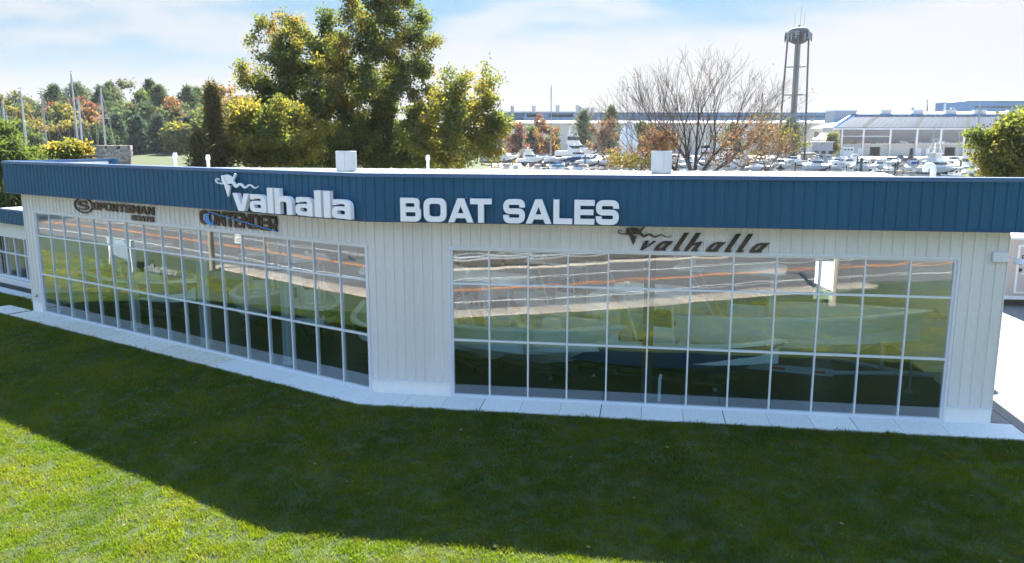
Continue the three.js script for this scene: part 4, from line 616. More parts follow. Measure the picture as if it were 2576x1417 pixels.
{ // single trees of the boatyard
  const bt = (label, px, top, hw, pal, dist, seed, low = 352) => { const f = foot(px, dist); f.y = at(px, low, dist).y; const h = at(px, top, dist).y - f.y, w = hw * mpp(dist); broadleaf('broad_tree', label, f, [[0, h * 0.68, 0, w * 0.8, h * 0.32, w * 0.8], [w * 0.3, h * 0.45, 0, w * 0.75, h * 0.35, w * 0.7], [-w * 0.35, h * 0.4, 0, w * 0.7, h * 0.35, w * 0.7]], { seed, points: 44, leaves: 380, clump: 0.9, trunkH: h * 0.25, rTip: 0.04, minR: 0.05, spray: 'big', size: 0.9, colour: paint(pal, 0.05, seed, 0.2) }); };
  const g = -0.9; const fy = (d) => 708.5 + FOCAL * Math.tan(Math.atan((8.1 - g) / d) - PITCH);
  bt('orange maple behind the white cruisers of the boatyard', 1298, 306, 32, 'red', 300, 501, fy(300)); bt('yellow-orange tree left of the blue-hulled yacht', 1372, 303, 34, 'orange', 310, 502, fy(310)); bt('red-brown oak left of the wrapped boat', 1520, 290, 40, 'brown', 290, 503, fy(290));
  bt('small red tree in front of the blue factory', 1357, 284, 14, 'red', 380, 504, fy(380)); bt('faint green tree top behind the factory chimneys', 1340, 268, 18, 'grey', 640, 505, fy(640));
  bt('dark green tree between the orange and the yellow-orange trees', 1335, 308, 18, 'green', 315, 506, fy(315)); bt('green-brown tree right of the wrapped boat', 1640, 310, 40, 'olive', 330, 507, fy(330)); bt('pale yellow tree below the beige hall by the water tower', 2092, 322, 16, 'yellow', 380, 508, fy(380));
  const pn = (label, px, top, hw, dist, seed) => { const f = foot(px, dist); f.y = -0.9; conifer('pine_tree', label, f, at(px, top, dist).y - f.y, hw * mpp(dist) * 1.15, { seed, n: 300, pal: 'pine', size: 0.9, round: true, open: 0.12, droop: 0.05, shift: 0.25 }); };
  pn('dark green pine right of the blue factory windows', 1467, 280, 24, 320, 511); pn('pine with a tufted top above the red-brown oak', 1535, 268, 20, 330, 512); pn('pine low behind the bare tree, on its left', 1612, 310, 30, 340, 513); pn('pine low behind the bare tree, on its right', 1840, 312, 30, 340, 514); pn('pine with yellow-green needles below the water tower', 1985, 300, 26, 300, 515);
  bt('dark green bush left of the yellow-orange tree', 1390, 330, 18, 'green', 322, 516, fy(322));
}
// ---------- boatyard and factory behind ----------
const WATER = -0.78;
const zp = (px, py, z) => { const d = pix(px, py), t = z / d.z; return V(d.x * t, EYE.y + d.y * t, z); }; // where a sight line meets an upright plane
function slab(list) { return list.map((b) => bx(...b)); }
{
  const lotMap = mottled(0.4, 18, 7.7), poly = (pts, y) => prism(pts, y - 0.03, y);
  struct('gravel_yard', poly([[-60, -58], [75, -58.2], [160, -100], [900, -300], [900, -900], [-14, -900], [-14, -330], [-24, -210], [-62, -120]], -0.80), std(0.34, 0.33, 0.32, 0.95, { map: lotMap }));
  struct('paved_yard', poly([[17.5, -22], [75, -22], [75, -57.9], [16.9, -57.9]], -0.004), std(0.40, 0.37, 0.34, 0.9, { map: lotMap }));
  struct('water', poly([[4, -150], [150, -150], [230, -338], [100, -338], [70, -352], [42, -352], [40, -300], [10, -262]], WATER), new THREE.MeshStandardMaterial({ color: lin(0.02, 0.03, 0.035), roughness: 0.12 }));
}
const YARD = {
  blue: std(0.05, 0.135, 0.27, 0.6), white: std(0.78, 0.78, 0.78, 0.5), beige: std(0.50, 0.48, 0.43, 0.8), grey: std(0.34, 0.36, 0.38, 0.7), shade: std(0.34, 0.34, 0.34, 0.9), dark: std(0.03, 0.032, 0.036, 0.7),
  roofOld: std(0.12, 0.165, 0.22, 0.6, { map: mottled(0.5, 6, 9.4) }), streak: std(0.12, 0.13, 0.13, 1), trimBlue: std(0.05, 0.20, 0.46, 0.5), wood: std(0.24, 0.20, 0.16, 0.95), pile: std(0.09, 0.085, 0.08, 0.95), towerLeg: std(0.13, 0.135, 0.14, 0.8), pileGreen: std(0.07, 0.11, 0.10, 0.9),
};
{ // long blue factory
  const z = -520, a = zp(1276, 283, z), b = zp(2130, 283, z), y1 = a.y, yb = zp(1276, 303, z).y, t = thing('factory', 'long blue factory with a dark window band along the horizon', 'building');
  part(t, 'wall', bx(a.x - 10, b.x, -1, y1, z - 60, z), YARD.blue);
  part(t, 'roof_edge', bx(a.x - 10.5, b.x + 0.5, y1, y1 + 0.9, z - 60, z + 0.6), YARD.white);
  const w0 = zp(1540, 295, z).y, w1 = zp(1540, 291.5, z).y, n = 22;
  for (let i = 0; i < n; i++) { const x = lerp(zp(1640, 290, z).x, b.x - 4, i / n); part(t, 'window', bx(x, x + (b.x - zp(1640, 290, z).x) / n - 0.7, w0, w1, z - 0.3, z + 0.12), YARD.dark); }
  const f = thing('factory_wing', 'nearer blue factory wing with two dark open bays under seven chimneys', 'building'), zf = -500, c = zp(1318, 283, zf), d = zp(1466, 283, zf), lo = zp(1318, 303, zf).y;
  part(f, 'wall', slab([[c.x, d.x, -1, zp(0, 291, zf).y * 0 + lerp(lo, c.y, 0.42), zf - 40, zf], [c.x, d.x, lerp(lo, c.y, 0.78), c.y, zf - 40, zf], [c.x, c.x + 2, 0, c.y, zf - 40, zf + 0.01], [lerp(c.x, d.x, 0.27), lerp(c.x, d.x, 0.42), 0, c.y - 0.01, zf - 40, zf + 0.012], [d.x - 6, d.x, 0, c.y - 0.02, zf - 40, zf + 0.014], [c.x, d.x, 0, c.y - 0.05, zf - 40, zf - 9]]), YARD.blue);
  part(f, 'roof', bx(c.x - 0.6, d.x + 0.6, c.y, c.y + 0.6, zf - 41, zf + 0.8), YARD.grey);
  for (const [px, top] of [[1289, 267], [1343, 266], [1403, 265], [1453, 265], [1461, 269], [1478, 271], [1491, 271]]) { const p = zp(px, top, zf - 12), r = px < 1300 ? 1.1 : px > 1455 ? 0.95 : 1.25; part(f, 'chimney', [new THREE.CylinderGeometry(r, r, p.y - c.y + 2, 12).translate(p.x, (p.y + c.y - 2) / 2, zf - 12), new THREE.CylinderGeometry(r * 1.12, r * 1.12, 0.4, 12).translate(p.x, p.y - 0.5, zf - 12)], YARD.grey); }
  const h = thing('beige_hall', 'low beige hall with pale roof and small roof vents in front of the blue factory', 'building'), zh = -430, p0 = zp(1262, 310, zh), p1 = zp(2110, 310, zh);
  part(h, 'wall', bx(p0.x, p1.x, -1, p0.y, zh - 20, zh), YARD.beige);
  const top = zp(1262, 303.5, zh - 18).y; const q = [p0.x - 0.5, p1.x + 0.5]; part(h, 'roof', faces([q[0], p0.y + 0.02, zh + 0.8, q[1], p0.y + 0.02, zh + 0.8, q[1], top, zh - 18, q[0], top, zh - 18, q[0], p0.y - 0.3, zh + 0.8, q[1], p0.y - 0.3, zh + 0.8], [0, 1, 2, 0, 2, 3, 4, 5, 1, 4, 1, 0]), std(0.3, 0.3, 0.3, 1));
  for (const px of [2008, 2043, 2084, 1905]) { const v = zp(px, 303, zh - 14); part(h, 'roof_vent', [new THREE.CylinderGeometry(0.7, 0.7, 1.2, 10).translate(v.x, v.y - 0.3, v.z), new THREE.CylinderGeometry(1.1, 0.8, 0.5, 10).translate(v.x, v.y + 0.5, v.z)], YARD.grey); }
  for (const px of [1560, 1800, 1855]) { const v = zp(px, 332, zh); part(h, 'door', bx(v.x, v.x + 5, -1, v.y + 2, zh, zh + 0.15), YARD.white); }
  const g = thing('blue_hall', 'tall blue hall with low gable and dark strip window at the far right', 'building'), zg = -470, g0 = zp(2410, 249, zg), g1 = zp(2446, 247, zg), g2 = zp(2700, 246, zg);
  part(g, 'wall', bx(g1.x, g2.x, -1, g1.y - 1.2, zg - 40, zg), YARD.blue); part(g, 'gable_wall', prism([[g0.x, zg - 12], [g1.x - 0.02, zg], [g1.x - 0.02, zg - 30]], -1, g0.y - 1.6), YARD.blue);
  part(g, 'roof', faces([g0.x, g0.y - 1.5, zg - 12, g1.x, g1.y - 1.2, zg + 0.5, g2.x, g1.y - 1.2, zg + 0.5, g2.x, g1.y, zg - 12, lerp(g0.x, g1.x, 0.6), g1.y, zg - 8], [0, 1, 4, 1, 2, 3, 1, 3, 4]), YARD.white);
  for (let i = 0; i < 9; i++) { const x = lerp(zp(2452, 268, zg).x, g2.x, i / 9); part(g, 'window', bx(x, x + (g2.x - g1.x) / 9 - 0.5, zp(0, 271, zg).y, zp(0, 267.5, zg).y, zg - 0.2, zg + 0.14), YARD.dark); }
}
{ // open-fronted storage shed for boats
  const z = -392, X = (px) => zp(px, 340, z).x, Y = (py, zz = z) => zp(1288, py, zz).y, x0 = X(2117), x1 = X(2680), ye = Y(321), yd = Y(362), yb = -0.85, yr = Y(288, z - 8);
  const t = thing('boat_storage_shed', 'large two-storey open boat storage shed with streaked pale blue hip roof', 'building');
  part(t, 'back_wall', bx(x0, x1, yb, ye, z - 16, z - 15), YARD.shade); part(t, 'end_wall', bx(X(2099), x0 - 0.3, yb, ye, z - 15, z - 0.5), YARD.grey);
  for (const [a, b] of [[x0, X(2193)], [X(2219), X(2294)], [X(2304), X(2382)], [X(2409), x1]]) part(t, 'lower_wall', bx(a, b, yb, yd - 0.5, z - 1.2, z - 0.6), YARD.beige); for (const [a, b, p] of [[2193, 2219, 370], [2294, 2304, 373], [2382, 2409, 370.5]]) part(t, 'lintel', bx(X(a), X(b), Y(p), yd - 0.5, z - 1.19, z - 0.61), YARD.beige); part(t, 'upper_floor', bx(x0, x1, yd - 0.5, yd, z - 15, z - 0.2), YARD.beige);
  const R0x = x0 - 4.5, rx = X(2160), ev = z + 1.2, rz = z - 8;
  const roof = (a, b, u, v) => { const e0 = lerp(R0x, x1, a), e1 = lerp(R0x, x1, b), r0 = lerp(rx, x1, a), r1 = lerp(rx, x1, b); return faces([e0, ye, ev, e1, ye, ev, r1, yr, rz, r0, yr, rz, e0, ye - 0.35, ev, e1, ye - 0.35, ev], [0, 1, 2, 0, 2, 3, 4, 5, 1, 4, 1, 0]); };
  const rf = thing; let k = 0; const main = part(t, 'roof', roof(0, 0.02), YARD.trimBlue);
  for (let i = 0; i < 40; i++) part(main, 'roof_sheet', roof(0.02 + i * 0.0245, 0.02 + (i + 1) * 0.0245 - (i % 4 === 3 ? 0.002 : 0.0006)), i % 9 === 4 ? YARD.streak : YARD.roofOld);
  part(t, 'hip_roof', faces([R0x, ye, ev, rx, yr, rz, R0x, ye, rz - 20, R0x - 0.6, ye - 0.1, ev + 0.4, rx, yr + 0.4, rz], [0, 2, 1, 3, 0, 1, 3, 1, 4]), YARD.trimBlue);
  part(t, 'ridge_cap', bx(rx, x1, yr - 0.7, yr + 0.25, rz - 0.3, rz + 0.3), YARD.trimBlue); part(t, 'eave_board', bx(R0x, x1, ye - 0.9, ye - 0.36, ev - 0.3, ev), YARD.white);
  for (const px of [2119, 2173, 2241, 2308, 2368, 2427, 2487, 2547]) part(t, 'post', bx(X(px) - 0.32, X(px) + 0.32, yb, ye, z - 0.3, z + 0.3), YARD.white);
  { const q = rng(88), tn = [[0.5, 0.5, 0.5], [0.25, 0.06, 0.05], [0.1, 0.16, 0.28], [0.3, 0.3, 0.28], [0.08, 0.08, 0.09]].map((c) => std(...c, 0.7)); for (let i = 0; i < 34; i++) { const px = 2120 + i * 13.4 + 6 * q(), w = 1 + 2.4 * q(), h = 0.5 + 1.6 * q() * q(); part(t, 'stored_gear', frus(X(px), X(px) + w, yd + 0.01, yd + h, 0.7, 0.5, 0.2 * q(), 0.2 * q()).translate(0, 0, z - 3 - 5 * q()), tn[Math.floor(q() * 5)]); } }
  part(t, 'upper_rail', [bx(x0, X(2241), Y(343.5), Y(342), z - 0.25, z + 0.2), bx(X(2308), x1, Y(360.5), Y(359.6), z - 0.15, z + 0.15)], YARD.white);
  part(t, 'yellow_rail', [...[355, 358.5].map((y) => bx(x0 + 1, X(2172), Y(y + 0.6), Y(y), z - 1, z - 0.9)), ...[0.2, 0.5, 0.8].map((q) => bx(lerp(x0, X(2172), q), lerp(x0, X(2172), q) + 0.25, yd, Y(354.8), z - 1.05, z - 0.92))], std(0.5, 0.36, 0.05, 0.7));
  const dr = part(t, 'garage_door', bx(X(2124), X(2153), yb, Y(370), z - 0.7, z - 0.45), YARD.white); for (let i = 0; i < 3; i++) part(dr, 'window', bx(X(2128 + i * 8), X(2133 + i * 8), Y(378.5), Y(375), z - 0.5, z - 0.38), YARD.dark);
  for (const [px, q] of [[2163, 5], [2312, 5], [2335, 4]]) part(t, 'door', bx(X(px), X(px) + q * 0.4, yb, Y(373), z - 0.7, z - 0.44), YARD.white);
  const up = thing('white_roof_hall', 'white-roofed hall with flat roof units behind the boat storage shed', 'building'), zu = z - 17, u0 = X(2158) * 1.06;
  part(up, 'wall', bx(u0, x1 + 20, -1, Y(290, zu), zu - 26, zu - 0.4), YARD.white); part(up, 'roof', faces([u0, Y(290, zu), zu, x1 + 20, Y(290, zu), zu, x1 + 20, Y(281, zu - 26), zu - 26, u0, Y(281, zu - 26), zu - 26], [0, 1, 2, 0, 2, 3]), YARD.white);
  for (const [px, w] of [[2216, 26], [2297, 26], [2378, 28], [2450, 30], [2535, 28]]) { const p = zp(px, 281.5, zu - 10), q = zp(px + w, 278, zu - 10); part(up, 'roof_unit', bx(p.x, q.x, p.y - 1, q.y + 0.3, zu - 12, zu - 9), YARD.grey); }
  for (const px of [2296, 2397]) { const p = zp(px, 272, zu - 12); part(up, 'vent_stack', [new THREE.CylinderGeometry(0.9, 0.9, 4, 10).translate(p.x, p.y - 2.2, zu - 12), new THREE.CylinderGeometry(0.8, 1.2, 0.6, 10).translate(p.x, p.y, zu - 12)], YARD.grey); }
  { const p = zp(2333, 253, zu - 10), q = zp(2333, 281, zu - 10); part(up, 'mast', [rod(q, p, 0.35, 0.12, 6), new THREE.SphereGeometry(0.35, 8, 6).translate(p.x, p.y, p.z)], YARD.dark); }
  const tw = thing('stair_tower', 'pale grey box tower at the left end of the boat storage shed', 'building'), za = z - 14; const c0 = zp(2100, 281, za), c1 = zp(2157, 279, za);
  part(tw, 'wall', bx(c0.x, c1.x, -0.9, c1.y, za - 12, za), YARD.grey); part(tw, 'roof_edge', bx(c0.x - 0.3, c1.x + 0.3, c1.y, c1.y + 0.5, za - 12.3, za + 0.3), YARD.white);
  const hs = thing('harbour_hut', 'small hut with white hip roof edged in blue left of the storage shed', 'building'), zs = -380, s0 = zp(2060, 350, zs), s1 = zp(2104, 350, zs), sh = zp(2075, 334, zs - 4).y;
  part(hs, 'wall', bx(s0.x + 0.5, s1.x, -0.9, s0.y, zs - 8, zs), YARD.beige); part(hs, 'roof', faces([s0.x, s0.y, zs + 0.6, s1.x, s0.y, zs + 0.6, s1.x, sh, zs - 4, s0.x + 3.4, sh, zs - 4, s0.x, s0.y, zs - 8.6], [0, 1, 2, 0, 2, 3, 0, 3, 4]), YARD.white); part(hs, 'roof_trim', [rod(V(s0.x, s0.y, zs + 0.6), V(s0.x + 3.4, sh, zs - 4), 0.22, 0.22, 5), rod(V(s0.x + 3.4, sh, zs - 4), V(s1.x, sh, zs - 4), 0.22, 0.22, 5)], YARD.trimBlue); part(hs, 'chimney', bx(s0.x + 1, s0.x + 2.6, s0.y - 1, sh + 0.6, zs - 9, zs - 7.5), std(0.2, 0.13, 0.09, 0.9));
  const bc = thing('bait_cabin', 'flat-roofed grey cabin with pale edge between the hut and the dock', 'building'), zc = -350, b0 = zp(2044, 356, zc), b1 = zp(2096, 364, zc); part(bc, 'wall', bx(b0.x, b1.x, -0.8, b0.y - 0.4, zc - 6, zc), YARD.grey); part(bc, 'roof', bx(b0.x - 0.5, b1.x + 0.5, b0.y - 0.4, b0.y, zc - 6.5, zc + 0.5), YARD.white); for (let i = 0; i < 3; i++) part(bc, 'window', bx(b0.x + 1.2 + i * 3, b0.x + 3 + i * 3, 1, 2.4, zc, zc + 0.1), YARD.dark);
}
{ // water tower
  const d = 300, P = (px, py) => at(px, py, d), top = P(2010, 68), bot = P(2008, 112), k = mpp(d) * 1.03, o = V(P(1997, 340).x, -0.9, P(1997, 340).z), lean = 0; const t = thing('water_tower', 'tall grey legged water tower with antennas round its tank', 'water tower', [top.x, 0, top.z], -0.342);
  const R = 24.5 * k, y1 = top.y, y0 = bot.y, tank = [0.05, 0.4, 0.7, 0.88, 0.98, 1, 1, 0.97, 0.86, 0.66, 0.4, 0.14].map((q, i) => [R * q, [y0, y0 + 0.25, y0 + 0.8, y0 + 1.4, y0 + 2.1, y0 + 2.8, y1 - 2.2, y1 - 1.5, y1 - 0.8, y1 - 0.35, y1 - 0.1, y1][i]]);
  const steel = std(0.11, 0.11, 0.11, 0.8, { map: mottled(0.35, 5, 2.7) }); part(t, 'tank', lathe(tank, 40), steel);
  part(t, 'walkway', [new THREE.TorusGeometry(R * 1.06, 0.10, 6, 40).rotateX(Math.PI / 2).translate(0, y0 + 2.5, 0), new THREE.TorusGeometry(R * 1.08, 0.05, 6, 40).rotateX(Math.PI / 2).translate(0, y0 + 3.5, 0), new THREE.CylinderGeometry(R * 1.1, R * 1.1, 0.12, 40, 1, true).translate(0, y0 + 2.42, 0)], YARD.dark);
  part(t, 'riser', new THREE.CylinderGeometry(0.95, 1.1, y0 + 1, 16).translate(0, (y0 - 0.9) / 2, 0), std(0.26, 0.25, 0.24, 0.8));
  const legs = []; const base = 4.5, tp = R * 0.9;
  for (let i = 0; i < 4; i++) { const a = i * Math.PI / 2, A = V(Math.cos(a) * base, -0.9, Math.sin(a) * base), B = V(Math.cos(a) * tp, y0 + 2.4, Math.sin(a) * tp); legs.push([A, B]); part(t, 'leg', rod(A, B, 0.36, 0.3, 8), YARD.towerLeg); }
  for (const q of [0.12, 0.33, 0.55, 0.77]) for (let i = 0; i < 4; i++) { const [a, b] = legs[i], [c, e] = legs[(i + 1) % 4]; part(t, 'strut', rod(a.clone().lerp(b, q), c.clone().lerp(e, q), 0.13, 0.13, 5), YARD.towerLeg); if (q < 0.6) part(t, 'tie_rod', rod(a.clone().lerp(b, q), c.clone().lerp(e, q + 0.21), 0.035, 0.035, 4), YARD.grey); }
  for (let i = 0; i < 18; i++) { const a = i / 18 * 6.283, q = R * 1.14, yy = y0 + 2.2 + (i % 3) * 0.35; part(t, 'antenna', bx(-0.2, 0.2, yy - 1.3, yy + 1.1, -0.14, 0.14).rotateY(-a).translate(Math.cos(a) * q, 0, Math.sin(a) * q), i % 4 ? YARD.grey : YARD.dark); }
  for (const [x, h, z] of [[-1.4, 5.0, 0.5], [0.4, 6.9, 0], [1.6, 5.4, -0.6]]) part(t, 'whip_antenna', rod(V(x, y1 - 0.4, z), V(x + 0.1, y1 + h, z), 0.07, 0.05, 5), YARD.grey);
  part(t, 'beacon', new THREE.SphereGeometry(0.45, 10, 8).translate(0.1, y1 + 0.3, 0.4), YARD.dark);
  const cv = document.createElement('canvas'); cv.width = 256; cv.height = 64; const g = cv.getContext('2d'); g.fillStyle = '#95938f'; g.fillRect(0, 0, 256, 64); g.fillStyle = '#262626'; g.font = 'bold 56px sans-serif'; g.fillText('viking', 24, 48);
  const ct = new THREE.CanvasTexture(cv); ct.colorSpace = THREE.SRGBColorSpace; ct.magFilter = THREE.LinearFilter;
  part(t, 'lettering', new THREE.CylinderGeometry(R * 1.004, R * 1.004, 1.9, 24, 1, true, -1.05, 1.15).translate(0, y1 - 2.6, 0), new THREE.MeshStandardMaterial({ map: ct, roughness: 0.65 }));
}
{ // stone turret with corbelled top
  const d = 60, p = at(285, 368, d), k = mpp(d) * 1.02, R = 33 * k, t = thing('stone_turret', 'round grey stone turret with corbelled crenellated top behind the parapet', 'tower', [p.x, 0, p.z]), r = rng(77), tones = [0.20, 0.26, 0.33, 0.28].map((q, i) => std(q, q * 0.97, q * (i === 1 ? 0.86 : 0.94), 0.9)), yT = p.y;
  part(t, 'core', [new THREE.CylinderGeometry(R * 0.95, R * 0.9, yT - 0.9, 28).translate(0, (yT - 0.9) / 2, 0), new THREE.CylinderGeometry(R * 1.05, R * 1.05, 0.7, 28).translate(0, yT - 0.75, 0)], std(0.15, 0.145, 0.14, 0.95));
  const stone = (a, w, y, h, q, dp) => part(t, 'stone', bx(-w / 2, w / 2, 0, h, -dp, 0.02 + 0.02 * r()).translate(0, y, q).rotateY(a), tones[Math.floor(r() * 4)]);
  for (let i = 0; i < 7; i++) { const y = yT - 2.15 + i * 0.17, n = 22, q = R * (0.9 + 0.01 * i); for (let j = 0; j < n; j++) { const a = (j + (i % 2) / 2 + 0.2 * r()) / n * 6.283; if (Math.cos(a) > -0.15) stone(a, 6.283 * q / n - 0.015, y, 0.155, q, 0.08); } }
  for (let i = 0; i < 3; i++) { const n = 40, q = R * (1.02 + 0.03 * i), y = yT - 0.96 + i * 0.11; for (let j = 0; j < n; j++) { const a = (j + (i % 2) / 2) / n * 6.283; if (Math.cos(a) > -0.15) stone(a, 6.283 * q / n - 0.02, y, 0.10, q, 0.1); } }
  for (let i = 0; i < 3; i++) { const n = 20, q = R * 1.11, y = yT - 0.62 + i * 0.135; for (let j = 0; j < n; j++) { const a = (j + (i % 2) / 2) / n * 6.283; if (Math.cos(a) > -0.2) stone(a, 6.283 * q / n - 0.015, y, 0.125, q, 0.16); } }
  for (let j = 0; j < 9; j++) { const a = j / 9 * 6.283 + 0.1; part(t, 'merlon', new THREE.CylinderGeometry(R * 1.13, R * 1.13, 0.26, 8, 1, false, a, 0.5).translate(0, yT - 0.08, 0), tones[j % 4]); }
}
// ---------- boats ----------
function hullParts(L, B, D, n = 16, rise = 0.35, open = true) { // bow towards +x, keel at y = 0
  const st = [];
  for (let i = 0; i <= n; i++) { const t = i / n, u = Math.max(0, (t - 0.42) / 0.58), b = B / 2 * Math.max(0.015, 1 - Math.pow(u, 2.7)) * (0.94 + 0.06 * Math.min(1, t * 3)), k = D * 0.92 * Math.pow(Math.max(0, (t - 0.66) / 0.34), 2.3), s = D * (1 + rise * Math.pow(t, 2.0)), xs = L * t, xk = L * (t * 0.93); st.push({ keel: [xk, k, 0], chine: [lerp(xk, xs, 0.35), lerp(k, s, 0.32 + 0.10 * u), b * (0.83 - 0.28 * u)], mid: [lerp(xk, xs, 0.68), lerp(k, s, 0.66), b * (0.93 - 0.17 * u)], sheer: [xs, s, b] }); }
  const strip = (A, Bf, m) => { const P = [], I = []; for (const s of st) for (const p of [A(s), Bf(s)]) P.push(p[0], p[1], p[2] * m); for (let i = 0; i < n; i++) { const a = i * 2; if (m > 0) I.push(a, a + 2, a + 3, a, a + 3, a + 1); else I.push(a, a + 3, a + 2, a, a + 1, a + 3); } return faces(P, I); };
  const both = (A, Bf) => [strip(A, Bf, 1), strip(A, Bf, -1)];
  const s0 = st[0], tr = faces([...s0.keel, ...s0.chine, ...s0.mid, ...s0.sheer, s0.sheer[0], s0.sheer[1], -s0.sheer[2], s0.mid[0], s0.mid[1], -s0.mid[2], s0.chine[0], s0.chine[1], -s0.chine[2]], [0, 1, 2, 0, 2, 3, 0, 3, 4, 0, 4, 5, 0, 5, 6]);
  const bottom = [...both((s) => s.keel, (s) => s.chine)], side = [...both((s) => s.chine, (s) => s.mid), ...both((s) => s.mid, (s) => s.sheer), tr];
  const gw = Math.min(0.28, B * 0.1), inn = (s) => [s.sheer[0] - (s.sheer[0] > L * 0.8 ? gw * 1.1 * (s.sheer[0] / L - 0.8) * 5 : -gw * 0.4 * (s.sheer[0] < 0.1)), s.sheer[1] + 0.03, Math.max(0.004, s.sheer[2] - gw)], low = (s) => { const p = inn(s); return [p[0], D * 0.55 + 0.25 * D * Math.max(0, s.sheer[0] / L - 0.7), p[2] * 0.97]; }, cen = (s) => { const p = low(s); return [p[0], p[1], 0]; };
  const rail = [...both((s) => [s.sheer[0], s.sheer[1] - 0.05, s.sheer[2] + 0.02], (s) => [s.sheer[0], s.sheer[1] + 0.03, s.sheer[2] + 0.02]), ...both((s) => [s.sheer[0], s.sheer[1] + 0.03, s.sheer[2] + 0.02], inn)];
  const liner = open ? [...both(inn, low), ...both(low, cen)] : both(inn, (s) => { const p = inn(s); return [p[0], p[1] + 0.08, 0]; });
  return { bottom, side, rail, liner, st };
}
const GEL = { white: std(0.70, 0.72, 0.73, 0.22), blue: std(0.012, 0.055, 0.17, 0.15), navy: std(0.012, 0.02, 0.05, 0.18), black: std(0.02, 0.02, 0.022, 0.15), red: std(0.28, 0.02, 0.02, 0.3), anti: std(0.03, 0.035, 0.05, 0.8), antiBlue: std(0.02, 0.07, 0.2, 0.8), glass: new THREE.MeshStandardMaterial({ color: lin(0.02, 0.025, 0.03), roughness: 0.06 }), canvasBlue: std(0.02, 0.07, 0.24, 0.8), canvasTeal: std(0.05, 0.22, 0.3, 0.8), tan: std(0.4, 0.34, 0.26, 0.8), vinyl: std(0.62, 0.60, 0.55, 0.6), liner: std(0.66, 0.68, 0.69, 0.3) };
function baseBoat(name, label, cat, pos, turn, L, B, D, side, bottom, open, group, rise) { const t = thing(name, label, cat, pos, turn, group), h = hullParts(L, B, D, 16, rise, open), hu = part(t, 'hull', h.side, side); part(hu, 'bottom', h.bottom, bottom ?? side); part(t, 'gunwale', h.rail, GEL.white); part(t, 'deck', h.liner, GEL.liner); return t; }
function cruiser(label, pos, turn, L, o = {}) {
  const B = L * 0.33, D = L * 0.15, t = baseBoat('motor_cruiser', label, 'boat', pos, turn, L, B, D, o.side ?? GEL.white, o.bottom ?? GEL.anti, false, undefined, 0.4), y = D * 1.1;
  part(t, 'cabin', frus(L * 0.30, L * 0.80, y, y + D * 0.62, B * 0.40, B * 0.33, L * 0.16, 0), GEL.white); const c = y + D * 0.62;
  part(t, 'windscreen', frus(L * 0.36, L * 0.66, c, c + D * 0.42, B * 0.33, B * 0.29, L * 0.09, L * 0.015), GEL.glass);
  part(t, 'cockpit', bx(L * 0.04, L * 0.29, y, y + D * 0.22, -B * 0.38, B * 0.38), GEL.vinyl);
  if (o.canvas) part(t, 'canvas_top', frus(L * 0.06, L * 0.5, c + D * 0.1, c + D * 0.72, B * 0.40, B * 0.33, L * 0.05, L * 0.05), o.canvas);
  else { part(t, 'hard_top', frus(L * 0.24, L * 0.60, c + D * 0.44, c + D * 0.53, B * 0.34, B * 0.31, L * 0.03, 0), GEL.white); for (const s of [-1, 1]) part(t, 'arch', rod(V(L * 0.22, y, s * B * 0.36), V(L * 0.29, c + D * 0.46, s * B * 0.31), L * 0.012), GEL.white); }
  for (const s of [-1, 1]) part(t, 'rail', new THREE.TubeGeometry(new THREE.CatmullRomCurve3([V(L * 0.45, y, s * B * 0.44), V(L * 0.5, y + D * 0.4, s * B * 0.43), V(L * 0.8, y + D * 0.5, s * B * 0.27), V(L * 1.0, y + D * 0.55, s * 0.02)]), 12, 0.025, 4), M.chrome);
  if (o.fly) { part(t, 'flybridge', frus(L * 0.26, L * 0.56, c + D * 0.5, c + D * 1.0, B * 0.34, B * 0.36, L * 0.05, 0), GEL.white); part(t, 'fly_screen', frus(L * 0.45, L * 0.56, c + D, c + D * 1.16, B * 0.33, B * 0.3, L * 0.05, L * 0.03), GEL.glass); }
  if (o.arch) for (const s of [-1, 1]) part(t, 'radar_arch', rod(V(L * 0.26, c, s * B * 0.3), V(L * 0.22, c + D * 1.2, s * B * 0.22), 0.06), GEL.white);
  return t;
}
